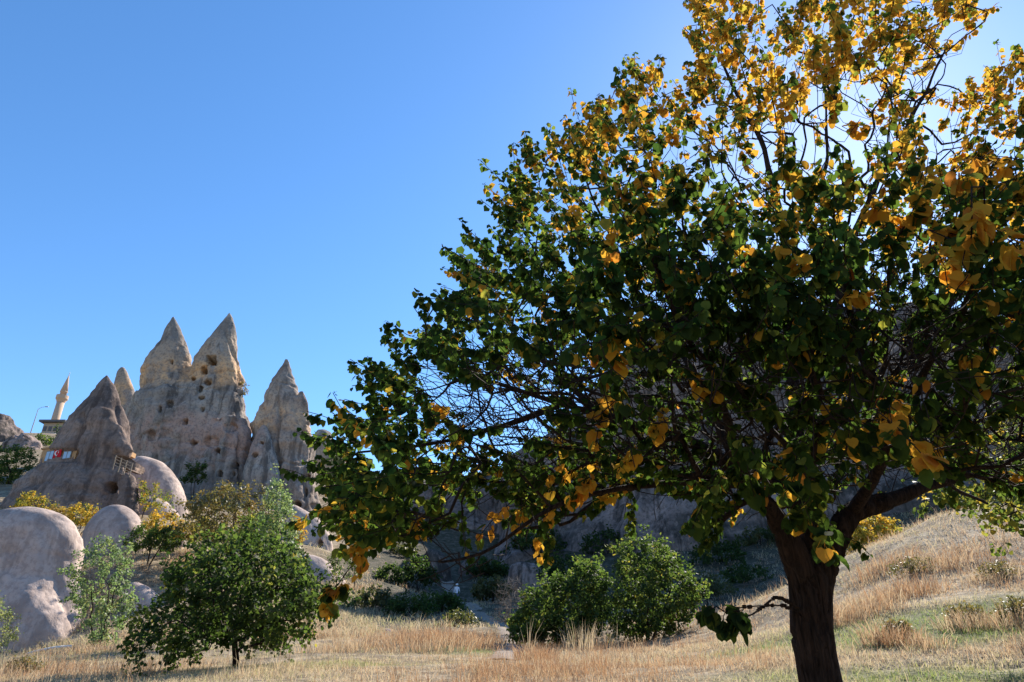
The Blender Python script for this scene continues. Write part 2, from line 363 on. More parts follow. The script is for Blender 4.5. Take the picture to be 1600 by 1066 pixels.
# ------------------------------------------------------------------ rocks
def smooth_laplace(V, E, it, lam=0.5):
    n = len(V); deg = np.bincount(E.ravel(), minlength=n)[:, None].astype(float); deg[deg == 0] = 1
    for _ in range(it):
        S = np.zeros_like(V)
        for k in range(3):
            S[:, k] = np.bincount(E[:, 0], V[E[:, 1], k], n) + np.bincount(E[:, 1], V[E[:, 0], k], n)
        V = V + lam * (S / deg - V)
    return V
def normals_of(me):
    a = np.empty(len(me.vertices) * 3, np.float32); me.vertex_normals.foreach_get('vector', a); return a.reshape(-1, 3).astype(float)
def coords_of(me):
    a = np.empty(len(me.vertices) * 3, np.float32); me.vertices.foreach_get('co', a); return a.reshape(-1, 3).astype(float)

def rock_mesh(name, lobes, mat, voxel=0.3, amp=0.35, freq=0.25, flute=0.25, ffreq=0.5, holes=(), smooth=3, seed=0, sink=5.0, ledge=0.0, crack=0.0):
    """lobes: (outline rows (py, pxl, pxr), Y, depth ratio, lean of the body away with height)"""
    mb = MB()
    for rows, Y, ratio, *rest in lobes:
        rows = sorted(rows); n = 28
        ys = np.array([r[0] for r in rows], float)
        ysf = np.linspace(ys[0], ys[-1], 44)
        xl = np.interp(ysf, ys, [r[1] for r in rows]); xr = np.interp(ysf, ys, [r[2] for r in rows])
        ring = []
        pexp, skew = rest[0] if rest else (2.0, 0.0)
        for k, (a, b, c_) in enumerate(zip(xl, xr, ysf)):
            YY = Y
            pl = at(a, c_, YY); pr = at(b, c_, YY); c = (pl + pr) / 2; rx = np.linalg.norm(pr - pl) / 2
            ring.append((c, rx, rx * ratio))
        zb = ring[-1][0].copy(); zb[2] -= sink; ring.append((zb, ring[-1][1] * 1.05, ring[-1][2] * 1.05))
        v = []; f = []
        for c, rx, ry in ring:
            for k in range(n):
                a = 2 * math.pi * k / n
                ca, sa = math.cos(a), math.sin(a); ex = math.copysign(abs(ca) ** (2 / pexp), ca); ey = math.copysign(abs(sa) ** (2 / pexp), sa)
                v.append(c + np.array([rx * (ex + (skew * abs(ey) if ey < 0 else 0)), ry * ey, 0]))
        m = len(ring)
        for j in range(m - 1):
            for k in range(n): f.append((j * n + k, (j + 1) * n + k, (j + 1) * n + (k + 1) % n, j * n + (k + 1) % n))
        f.append(tuple(range(n))); f.append(tuple((m - 1) * n + k for k in range(n))[::-1])
        mb.add(v, f)
    me = bpy.data.meshes.new(name); me.from_pydata(mb.v, [], mb.f)
    o = bpy.data.objects.new('tmp', me); COL.objects.link(o)
    md = o.modifiers.new('r', 'REMESH'); md.mode = 'VOXEL'; md.voxel_size = voxel
    dg = bpy.context.evaluated_depsgraph_get()
    me2 = bpy.data.meshes.new_from_object(o.evaluated_get(dg))
    bpy.data.objects.remove(o); bpy.data.meshes.remove(me)
    V = coords_of(me2); E = np.empty(len(me2.edges) * 2, np.int32); me2.edges.foreach_get('vertices', E); E = E.reshape(-1, 2)
    V = smooth_laplace(V, E, smooth)
    me2.vertices.foreach_set('co', V.astype(np.float32).ravel()); me2.update()
    N = normals_of(me2)
    ppx, ppy, pdep = project(V); zt = np.full(len(V), .15)
    for rows, Y, *_r in lobes:
        rows = sorted(rows); ys = [r[0] for r in rows]; a = np.interp(ppy, ys, [r[1] for r in rows]); b = np.interp(ppy, ys, [r[2] for r in rows])
        near = (ppx > a - 6) & (ppx < b + 6) & (ppy > ys[0] - 6); zt = np.where(near, np.maximum(zt, (b - a) / 2 / FPX * pdep / 4.0), zt)
    zt = np.clip(zt, .15, 1)
    d = amp * zt * fbm(V * freq, 5, seed) + .35 * amp * zt * (np.abs(fbm(V * freq * 3.1, 4, seed + 3)) * 2.4 - .6)
    d += flute * zt * (np.abs(fbm(V * np.array([ffreq, ffreq, ffreq * 0.13]), 3, seed + 11)) * 2 - 0.6)
    if ledge: d += ledge * zt * np.clip(fbm(V * np.array([.06, .06, .55]), 3, seed + 23) * 2.2, -1, 1)
    if crack: d -= crack * zt * np.clip(1 - np.abs(fbm(V * np.array([.17, .17, .035]), 4, seed + 41)) * 14, 0, 1) + crack * .45 * zt * np.clip(1 - np.abs(fbm(V * np.array([.08, .08, .25]), 4, seed + 47)) * 16, 0, 1)
    V = V + N * d[:, None]
    # caves and windows cut into the face
    px, py, dep = project(V); front = N[:, 1] < 0.35
    for (hx, hy, hw, hh, deep, sq) in holes:
        ux = np.abs(px - hx) / (hw / 2); uy = np.abs(py - hy) / (hh / 2)
        q = np.maximum(ux, uy) if sq else np.hypot(ux, uy)
        mnear = (q < 1.6) & front
        if not mnear.any(): continue
        mean_dep = np.median(dep[mnear & (q < 1.2)]) if (mnear & (q < 1.2)).any() else dep[mnear].min()
        k = np.clip((1.15 - q) / 0.18, 0, 1) * front
        V[:, 1] += k * deep * (1.5 if deep > 1 else 1)
    me2.vertices.foreach_set('co', V.astype(np.float32).ravel())
    me2.polygons.foreach_set('use_smooth', np.ones(len(me2.polygons), bool))
    me2.materials.clear(); me2.materials.append(mat); me2.update(); me2.name = name
    return me2
def rock(name, label, cat, lobes, mat, base, **kw):
    """one rock: an Empty at its foot with the body as its part is not needed - the rock is one mesh"""
    me = rock_mesh(name, lobes, mat, **kw)
    b = at(*base); me.transform(__import__('mathutils').Matrix.Translation(Vector(-b)))
    o = obj(name, me, label=label, category=cat); o.location = b
    return o

rock('rock_massif', 'big twin-peaked grey tuff massif with square cut windows and caves', 'rock formation', [
    ([(606, 232, 372), (620, 212, 380), (650, 200, 386), (700, 199, 388), (750, 204, 392), (810, 205, 400), (850, 200, 405)], 95, 0.62),
    ([(494, 269, 272), (503, 265, 277), (510, 260, 281), (522, 254, 287), (540, 246, 296), (560, 234, 300), (580, 224, 302), (612, 219, 308), (660, 215, 320)], 95, 0.8, (1.8, .1)),
    ([(488, 357, 360), (496, 352, 364), (502, 347, 367), (515, 336, 369), (535, 320, 371), (560, 302, 374), (590, 297, 379), (618, 296, 382), (660, 290, 384)], 94, 0.8, (1.8, .1)),
    ([(655, 330, 380), (680, 322, 386), (720, 318, 388), (800, 312, 392)], 91, 0.8)],
    M['massif'], (300, 790, 95), voxel=0.2, amp=0.7, freq=0.15, flute=0.45, ffreq=0.34, smooth=2, seed=1, ledge=0.14, crack=.6,
    holes=[(330, 563, 13, 13, 3.5, 1), (319, 579, 8, 11, 3, 1), (325, 597, 10, 9, 1.4, 0), (313, 608, 6, 10, 2.2, 0), (315, 622, 8, 5, 1.8, 0), (268, 566, 4, 6, 1.6, 0), (302, 592, 5, 6, 1.8, 0),
           (290, 659, 6, 9, 2.2, 1), (303, 692, 9, 6, 2, 0), (341, 704, 6, 6, 2, 0), (343, 740, 7, 8, 2.4, 0), (368, 728, 6, 8, 2.4, 0), (365, 741, 5, 5, 2, 0), (250, 640, 4, 10, 1.2, 0), (316, 640, 5, 5, 1.4, 0), (236, 680, 12, 16, .8, 0), (265, 632, 10, 9, .8, 1), (330, 690, 22, 16, .7, 0), (360, 668, 20, 14, .7, 0)])
rock('rock_spire', 'slim grey tuff spire leaning against the twin-peaked massif', 'rock spire', [
    ([(664, 409, 416), (675, 402, 421), (700, 390, 429), (740, 380, 440), (790, 376, 447), (850, 372, 452)], 89, 0.8)],
    M['massif'], (415, 800, 89), voxel=0.24, amp=0.35, freq=0.3, flute=0.3, ffreq=0.5, smooth=1, crack=.4, seed=4, holes=[(399, 711, 8, 6, 2, 0), (409, 692, 5, 4, 1.5, 0), (396, 676, 5, 4, 1.3, 0)])
rock('rock_cone', 'tall pointed tuff cone with sunlit right flank and cave at foot', 'rock cone', [
    ([(561, 445, 451), (566, 443, 452), (575, 438, 455), (600, 424, 463), (640, 402, 476), (665, 392, 481), (690, 393, 487), (730, 397, 493), (770, 402, 496), (810, 405, 498), (860, 405, 500)], 93, 0.85, (1.7, .1)),
    ([(612, 468, 474), (630, 462, 482), (660, 455, 485)], 92, 0.8)],
    M['cone'], (450, 805, 93), voxel=0.18, amp=0.55, freq=0.25, flute=0.5, ffreq=0.42, smooth=1, seed=7, ledge=0.25, crack=.8, holes=[(463, 788, 14, 10, 2.5, 0), (481, 745, 5, 8, 1.5, 0), (478, 770, 5, 12, 1.0, 0)])
rock('rock_pinnacle', 'small rounded tuff pinnacle peeping out behind the cave house cone', 'rock spire', [
    ([(573, 189, 194), (580, 184, 199), (600, 179, 207), (625, 178, 212), (650, 176, 216), (700, 170, 222)], 102, 0.8)],
    M['massif'], (195, 700, 102), voxel=0.25, amp=0.4, freq=0.3, flute=0.4, ffreq=0.5, seed=9)
rock('distant_rock', 'far grey rock fortress beyond the pointed tuff cone', 'rock', [
    ([(672, 497, 510), (680, 490, 518), (695, 486, 526), (720, 484, 540), (780, 480, 560)], 150, 0.8)],
    M['massif'], (510, 760, 150), voxel=0.5, amp=1.6, freq=0.22, flute=0.8, ffreq=0.3, seed=12)
house = thing('cave_house', 'brown tuff cone carved into a cave house with window niche and balcony', 'cave house', loc=tuple(at(110, 800, 64)))
HOUSE = rock_mesh('rock_body', [
    ([(583, 166, 169), (589, 161, 172), (596, 154, 177), (610, 143, 184), (640, 116, 194), (680, 88, 204), (705, 70, 211), (722, 56, 204), (745, 34, 206), (770, 12, 213), (800, -14, 218), (840, -42, 224), (880, -60, 230)], 64, 0.66, (1.2, .34)),
    ([(665, 178, 192), (690, 172, 203), (705, 174, 208), (712, 184, 202)], 62, 0.8, (1.7, 0.)),
    ([(640, 140, 172), (660, 135, 182), (700, 130, 184), (750, 120, 186), (800, 110, 200)], 62.2, 0.7, (1.4, .3)),
    ([(738, 186, 200), (748, 182, 207), (770, 180, 213), (800, 178, 216), (840, 178, 220)], 60.5, 0.8)],
    M['house_rock'], voxel=0.17, amp=0.38, freq=0.28, flute=0.3, ffreq=0.5, smooth=2, seed=15, ledge=0.12, crack=.35,
    holes=[(191, 721, 22, 15, 2.2, 0), (174, 762, 17, 15, 3.0, 0), (128, 652, 9, 16, .25, 0), (93, 712, 54, 19, 0.55, 1), (211, 775, 6, 24, 0.8, 0)])
part('rock_body', HOUSE, house)

def dome(label, rows, Y, base, seed, ratio=0.8, amp=0.3, holes=(), mat='dome', voxel=0.2, **kw):
    return rock('rock_dome', label, 'rock', [(rows, Y, ratio)], M[mat], base, voxel=voxel, amp=amp, freq=0.2, flute=0.10, ffreq=0.35, smooth=5, seed=seed, crack=.22, holes=holes, sink=4.0, **kw)
dome('smooth pale tuff dome beside the cave house cone', [(714, 214, 232), (722, 206, 254), (735, 202, 268), (755, 200, 281), (780, 200, 289), (810, 200, 294)], 72, (245, 800, 72), 20)
dome('low smooth tuff hump in front of the pale dome beside cave house', [(777, 226, 246), (784, 214, 260), (800, 206, 275), (820, 204, 284)], 66, (240, 805, 66), 22)
dome('rounded lilac tuff dome between yellow bush and small umbrella tree', [(789, 174, 194), (796, 160, 206), (808, 148, 217), (822, 138, 226), (836, 132, 232), (860, 128, 236)], 50, (182, 835, 50), 24)
dome('smooth tuff dome with a small cave hole below pointed cone', [(788, 440, 462), (798, 440, 480), (812, 440, 501), (830, 440, 514), (850, 438, 519), (885, 436, 522)], 70, (485, 860, 70), 26, holes=[(499, 849, 8, 12, 2.2, 0)])
dome('low pale tuff slab below the dome with small cave hole', [(866, 470, 488), (874, 464, 508), (888, 458, 524), (905, 452, 538), (930, 446, 548)], 57, (500, 905, 57), 28)
dome('low pale rock slab lying in the dry grass beside sapling', [(908, 202, 218), (918, 196, 236), (930, 192, 252), (945, 190, 262)], 40, (225, 940, 40), 30, amp=.25)
dome('small pale boulder beside the yellow topped umbrella tree', [(814, 274, 282), (820, 270, 288), (830, 268, 292)], 52, (280, 828, 52), 31, amp=.2, voxel=.12)
dome('small grey tuff mound at the edge of the shaded valley', [(982, 596, 612), (990, 588, 624), (1002, 584, 632)], 33, (608, 1000, 33), 33, amp=.3, voxel=.12)
rock('rock_outcrop', 'huge smooth pink tuff outcrop lit down its middle behind the sapling', 'rock', [
    ([(790, 36, 56), (793, 14, 80), (800, -10, 99), (808, -25, 110), (820, -40, 121), (838, -55, 130), (856, -65, 132), (872, -72, 130), (890, -78, 127), (920, -85, 126), (960, -90, 128), (1000, -95, 132), (1040, -100, 139)], 37.5, 0.55, (1.9, .1)),
    ([(862, 4, 22), (870, -20, 38), (882, -42, 54), (900, -60, 72), (930, -80, 92), (970, -90, 110), (1010, -95, 124), (1040, -100, 132)], 36.4, 0.5, (1.9, .25))],
    M['dome'], (40, 1030, 35), voxel=0.17, amp=0.5, freq=0.2, flute=0.12, ffreq=0.3, smooth=40, seed=35, crack=.15, sink=3)
rock('hilltop_rock', 'sunlit crag on the slope below the mosque', 'rock', [
    ([(648, -14, 14), (652, -30, 22), (665, -50, 24), (690, -80, 32), (720, -100, 44)], 122, 0.8), ([(676, 24, 40), (684, 16, 54), (692, 10, 62), (712, 0, 70)], 112, 0.8)],
    M['cliff'], (20, 700, 118), voxel=0.35, amp=1.0, freq=0.3, flute=0.5, ffreq=0.5, seed=40, ledge=.3)

# the shaded cliffs that close the valley behind the apricot tree
def cliff(name, label, top, foot, back, seed, nu=240, nv=70, amp=2.2):
    top = np.array(top, float); s = np.linspace(0, 1, len(top)); u = np.linspace(0, 1, nu)
    px = np.interp(u, s, top[:, 0]); py = np.interp(u, s, top[:, 1]); Y = np.interp(u, s, top[:, 2])
    T = np.array([at(a, b, c) for a, b, c in zip(px, py, Y)])
    prof = [(-1.0, -0.12), (-0.85, 0.04), (-0.55, 0.22), (-0.38, 0.5), (-0.22, 0.80), (-0.08, 0.96), (0.0, 1.0), (0.15, 0.99), (0.5, 0.7), (1.0, -0.1)]
    pv = np.linspace(0, 1, nv); ps = np.linspace(0, 1, len(prof))
    fo = np.interp(pv, ps, [q[0] for q in prof]); fz = np.interp(pv, ps, [q[1] for q in prof])
    V = np.zeros((nu, nv, 3))
    for i in range(nu):
        fy = np.where(fo < 0, fo * foot, fo * back)
        y = T[i, 1] + fy; x = T[i, 0] * (1 + fy / T[i, 1] * 0.8)
        g0 = ground(x, y)
        V[i, :, 0] = x; V[i, :, 1] = y; V[i, :, 2] = g0 + (T[i, 2] - g0) * np.clip(fz, -.2, 1)
        V[i, fz < 0, 2] = g0[fz < 0] - 3
    V = V.reshape(-1, 3); idx = np.arange(nu * nv).reshape(nu, nv)
    F = np.stack([idx[:-1, :-1], idx[1:, :-1], idx[1:, 1:], idx[:-1, 1:]], -1).reshape(-1, 4)
    me = mesh_np(name, V, F, M['cliff']); N = normals_of(me)
    d = amp * fbm(V * .09, 5, seed) + amp * 0.7 * (np.abs(fbm(V * np.array([.16, .16, .03]), 3, seed + 5)) * 2 - .6) + .5 * np.clip(fbm(V * np.array([.05, .05, .5]), 3, seed + 8) * 2, -1, 1)
    V = V + N * d[:, None]
    b = np.array([T[:, 0].mean(), T[:, 1].mean(), 15.0]); V -= b
    me.vertices.foreach_set('co', V.astype(np.float32).ravel()); me.update()
    o = obj(name, me, label=label, category='cliff'); o.location = b
    return o
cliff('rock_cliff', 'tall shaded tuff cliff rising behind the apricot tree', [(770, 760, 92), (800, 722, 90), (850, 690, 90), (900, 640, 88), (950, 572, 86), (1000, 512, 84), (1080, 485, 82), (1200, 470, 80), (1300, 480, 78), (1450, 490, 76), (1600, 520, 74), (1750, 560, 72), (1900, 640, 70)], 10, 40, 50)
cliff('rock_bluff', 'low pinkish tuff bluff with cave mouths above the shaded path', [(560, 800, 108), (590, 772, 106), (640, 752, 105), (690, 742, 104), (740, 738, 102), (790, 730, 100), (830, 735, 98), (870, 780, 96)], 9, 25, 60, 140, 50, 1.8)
for k, (lab, rows, Y, base) in enumerate([
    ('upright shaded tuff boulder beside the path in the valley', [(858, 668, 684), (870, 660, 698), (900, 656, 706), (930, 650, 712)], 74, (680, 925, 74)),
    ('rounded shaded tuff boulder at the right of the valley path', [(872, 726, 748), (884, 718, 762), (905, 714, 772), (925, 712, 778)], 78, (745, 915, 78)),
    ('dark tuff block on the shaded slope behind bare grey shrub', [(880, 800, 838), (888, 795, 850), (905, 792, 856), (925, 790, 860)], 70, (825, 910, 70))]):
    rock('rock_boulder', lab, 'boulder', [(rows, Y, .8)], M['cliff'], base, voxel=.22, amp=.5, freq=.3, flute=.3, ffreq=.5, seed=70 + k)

# ------------------------------------------------------------------ cave house fittings
bvh = BVHTree.FromPolygons([Vector(v) for v in coords_of(HOUSE)], [tuple(p.vertices) for p in HOUSE.polygons])
def hit(px, py, default=62):
    d = at(px, py, 60) - np.array([0, 0, CAMZ]); d = Vector(d).normalized()
    h = bvh.ray_cast(Vector((0, 0, CAMZ)), d)
    return np.array(h[0]) if h[0] is not None else at(px, py, default)
M['ochre'] = plain('ochre_plaster_and_bounce', (0.46, 0.27, 0.13), 0.85, 0.2, 0.2, 2)  # plaster colour, reused as painted bounce light under the balcony overhang
M['wood'] = plain('weathered_wood', (0.24, 0.19, 0.14), 0.8, 0.2, 0.3, 6)
M['glass'] = plain('window_glass', (0.30, 0.40, 0.50), 0.12, 0.8, 0.2, 1)
M['red'] = plain('flag_red', (0.55, 0.012, 0.02), 0.7, 0.2, 0.1, 5)
M['white'] = plain('white_cloth', (0.8, 0.8, 0.8), 0.7, 0.2, 0.05, 5)
HL = hit(72, 711); HR = hit(114, 711); yaw = math.atan2(HR[1] - HL[1], HR[0] - HL[0]); yaw = max(-.9, min(.9, yaw))
MID = (HL + HR) / 2; FY = MID[1]; UX = np.array([math.cos(yaw), math.sin(yaw), 0]); UN = np.array([math.sin(yaw), -math.cos(yaw), 0])
def along(x):      # distance along the wall at picture column x
    d = at(x, 711, 60) - np.array([0, 0, CAMZ]); d2 = d[:2]; A2 = np.array([[UX[0], -d2[0]], [UX[1], -d2[1]]]); return np.linalg.solve(A2, -MID[:2])[0]
def fbox(x0, y0, x1, y1, Y, th):
    a, b = along(x0), along(x1); z1 = at(93, y0, FY)[2]; z0 = at(93, y1, FY)[2]; out = FY - Y + .10
    c = MID + UX * (a + b) / 2 + UN * (out - th / 2); c[2] = (z0 + z1) / 2
    return c, (abs(b - a), th, abs(z1 - z0)), yaw
def bbox(x0, y0, x1, y1, Y, th):
    a = at(x0, y1, Y); b = at(x1, y0, Y); c = (a + b) / 2; c[1] = Y + th / 2
    return c, (abs(b[0] - a[0]), th, abs(b[2] - a[2]))
m = MB(); m.box(*fbox(66, 699, 120, 721, FY, 0.5)); wall = part('plaster_wall', m.mesh('plaster_wall', M['ochre']), house, label='ochre plastered wall with two windows')
for (x0, x1) in ((74, 87), (101, 114)):
    m = MB(); m.box(*fbox(x0, 703, x1, 720, FY - .06, .05)); wn = part('window', m.mesh('window', M['wood']), house)
    for a, b in ((x0 + 1.2, (x0 + x1) / 2 - .5), ((x0 + x1) / 2 + .5, x1 - 1.2)):
        m = MB(); m.box(*fbox(a, 704.5, b, 719, FY - .09, .025)); part('pane', m.mesh('pane', M['glass']), wn)
m = MB(); m.box(*fbox(64, 696.5, 122, 699, FY - .10, .6)); part('lintel', m.mesh('lintel', M['ochre']), house)
# balcony under the overhang
BY = hit(195, 722)[1]
m = MB(); m.box(*bbox(178, 704, 203, 711, BY - .3, 1.2)); part('bounce_tinted_ceiling', m.mesh('bounce_tinted_ceiling', M['ochre']), house)  # added slab: its ochre paints in warm bounce light on the rock underside
A0 = hit(181, 728); A1 = hit(206, 744); RY = min(A0[1], A1[1], BY) - 1.2
m0, m1 = at(180, 715, RY + .4), at(207, 727, RY)
rl = thing('balcony_railing', 'weathered wooden railing on the balcony of the cave house', 'railing', loc=tuple((m0 + m1) / 2 - np.array([0, 0, .5])))
for k in range(4):
    off = np.array([0, 0, -0.26 * k + .12]); m = MB(); m.tube([m0 + off, (m0 + m1) / 2 + off, m1 + off], .026, 6); part('rail', m.mesh('rail', M['wood']), rl)
for k in range(4):
    q = m0 + (m1 - m0) * (k / 3 * .96 + .02); m = MB(); m.tube([q + [0, 0, -1.1], q + [0, 0, .2]], .05, 6); part('post', m.mesh('post', M['wood']), rl)
# flag
fl0, fl1 = along(88.5), along(99); fz1 = at(93, 701.5, FY)[2]; fz0 = at(93, 716.5, FY)[2]; fw = fl1 - fl0; fh = fz1 - fz0
FO = MID + UX * fl0 + UN * (.10 + .17); fb = FO + UX * fw / 2
flag = thing('flag', 'red flag with white crescent and star hanging on cave house wall', 'flag', loc=(fb[0], fb[1], fz0))
nxf, nzf = 14, 10; V = []; 
def flagpt(u, v, off=0.0):
    q = FO + UX * u * fw + UN * (off + .04 * math.sin(u * 9 + v * 2) * (.3 + v) + .015 * math.sin(v * 7)); return (q[0], q[1], fz1 - v * fh - .03 * math.sin(u * 7))
for th in (0, .012):
    for j in range(nzf + 1):
        for i in range(nxf + 1): V.append(flagpt(i / nxf, j / nzf, th))
F = []; o2 = (nxf + 1) * (nzf + 1)
for j in range(nzf):
    for i in range(nxf):
        a = j * (nxf + 1) + i; F.append((a, a + 1, a + nxf + 2, a + nxf + 1)); F.append((a + o2, a + nxf + 1 + o2, a + nxf + 2 + o2, a + 1 + o2))
me = bpy.data.meshes.new('cloth'); me.from_pydata(V, [], F); me.materials.append(M['red']); part('cloth', me, flag)
n = 24; V = []; F = []
for k in range(n + 1):
    a = RAD(40) + RAD(280) * k / n; V.append(flagpt(.38 + .26 * math.cos(a) * fh / fw, .5 - .26 * math.sin(a), .03))
    b = RAD(52) + RAD(256) * k / n; V.append(flagpt(.38 + (.07 + .205 * math.cos(b)) * fh / fw, .5 - .205 * math.sin(b), .03))
for k in range(n): F.append((2 * k, 2 * k + 2, 2 * k + 3, 2 * k + 1))
me = bpy.data.meshes.new('crescent'); me.from_pydata(V, [], F); me.materials.append(M['white']); part('crescent', me, flag)
V = [flagpt(.62, .5, .03)]
for k in range(10):
    r = .13 if k % 2 == 0 else .052; a = RAD(180) + k * math.pi / 5; V.append(flagpt(.62 + r * math.cos(a) * fh / fw, .5 + r * math.sin(a), .03))
me = bpy.data.meshes.new('star'); me.from_pydata(V, [], [(0, 1 + k, 1 + (k + 1) % 10) for k in range(10)]); me.materials.append(M['white']); part('star', me, flag)

# ------------------------------------------------------------------ mosque, minaret, lamp
M['stone'] = plain('pale_stone', (0.42, 0.30, 0.215), 0.85, 0.15, 0.12, 0.6)
M['roof'] = plain('dark_roof', (0.10, 0.10, 0.11), 0.8, 0.2, 0.2, 1)
M['wall'] = plain('stone_wall', (0.33, 0.27, 0.22), 0.9, 0.1, 0.2, 1.2)
M['metal'] = plain('grey_metal', (0.30, 0.31, 0.33), 0.5, 0.4, 0.1, 5, 0.5)
b = at(84, 664, 172); top = at(107.5, 585, 172); H = top[2] - b[2]; r = 6.8 / FPX * 172 * 1.03 / 1.15
mn = thing('minaret', 'slender pale stone minaret with one balcony and conical cap', 'minaret', loc=(b[0], b[1], b[2] - 4))
c0 = (b[0], b[1], b[2])
m = MB(); m.lathe(c0, [(r * 1.05, -4), (r * 1.0, 0), (r * .95, H * .44)], 24); part('shaft', m.mesh('shaft', M['stone'], True), mn)
m = MB(); m.lathe(c0, [(r * .97, H * .43), (r * 1.2, H * .47), (r * 1.5, H * .5), (r * 1.5, H * .565), (r * 1.4, H * .567), (r * 1.4, H * .52), (r * .6, H * .515)], 24); part('balcony', m.mesh('balcony', M['stone']), mn)
m = MB(); m.lathe(c0, [(r * .82, H * .5), (r * .80, H * .63), (r * .95, H * .635), (r * .95, H * .65)], 24); part('upper_shaft', m.mesh('upper_shaft', M['stone'], True), mn)
m = MB(); m.lathe(c0, [(r * .92, H * .65), (r * .5, H * .82), (r * .05, H * .985)], 24); cp = part('cap', m.mesh('cap', M['stone'], True), mn)
m = MB(); m.lathe(c0, [(.05, H * .98), (.12, H * .99), (.04, H * 1.0), (.1, H * 1.012), (.02, H * 1.05)], 10); part('finial', m.mesh('finial', M['metal'], True), cp)
mq = thing('mosque', 'low stone mosque hall with dark flat roof beside the minaret', 'mosque', loc=tuple(at(80, 668, 160)))
ba, bb = at(65, 674, 160), at(100, 664, 160); cc = (ba + bb) / 2
m = MB(); m.box((cc[0], 164, cc[2] - 1.5), (bb[0] - ba[0], 8, bb[2] - ba[2] + 4)); part('wall', m.mesh('wall', M['wall']), mq)
m = MB(); m.box((cc[0], 163.6, bb[2] + .75), (bb[0] - ba[0] + 1.4, 9.4, .5)); part('roof', m.mesh('roof', M['roof']), mq)
for k in range(4):
    q = ba[0] + (bb[0] - ba[0]) * (k + .5) / 4; m = MB(); m.box((q, 159.95, bb[2] - 1.0), (.8, .12, 1.2)); part('window', m.mesh('window', M['roof']), mq)
sh = thing('shed', 'low shed with bluish roof below the mosque', 'shed', loc=tuple(at(80, 680, 146)))
ba, bb = at(66, 686, 146), at(86, 680, 146); cc = (ba + bb) / 2
m = MB(); m.box((cc[0], 148, cc[2] - 1), (bb[0] - ba[0], 4, bb[2] - ba[2] + 2)); part('wall', m.mesh('wall', M['wall']), sh)
m = MB(); m.box((cc[0], 147.7, bb[2] + .12), (bb[0] - ba[0] + .8, 5, .24)); part('roof', m.mesh('roof', plain('blue_roof', (.22, .23, .30), .6)), sh)
b = at(48, 676, 140); tp = at(56, 639, 140)
lp = thing('street_lamp', 'thin grey street lamp on the skyline left of the minaret', 'street lamp', loc=(b[0], b[1], b[2] - 2))
x = b[0]; hz = tp[2]
m = MB(); m.tube([(x, 140, b[2] - 2), (x, 140, b[2] + 2), (x, 140, hz)], [.13, .11, .07], 8); part('pole', m.mesh('pole', M['metal']), lp)
m = MB(); m.tube([(x, 140, hz - .1), (x + .6, 140, hz + .35), (x + 1.5, 140, hz + .5)], .05, 6); part('arm', m.mesh('arm', M['metal']), lp)
m = MB(); m.box((x + 1.7, 140, hz + .48), (.7, .28, .12)); part('lamp_head', m.mesh('lamp_head', M['metal']), lp)

# weathered white pole lying at the outcrop's foot
pts = []
for px_, py_, Y_ in [(40, 1024, 28.2), (52, 1028, 28.0), (60, 1030, 27.9), (78, 1026, 28.0), (95, 1024, 28.1), (108, 1025, 28.3)]:
    q = at(px_, py_, Y_); pts.append((q[0], q[1], gz(q[0], q[1]) + .28))
m = MB(); m.tube(pts, .045, 8); me = m.mesh('pipe', plain('white_pipe', (.7, .7, .7), .6), True)
q = np.array(pts[2]); me.transform(__import__('mathutils').Matrix.Translation(Vector(-q)))
o = obj('pipe', me, label='thin white pipe lying across the ground at the outcrop foot', category='pipe'); o.location = q

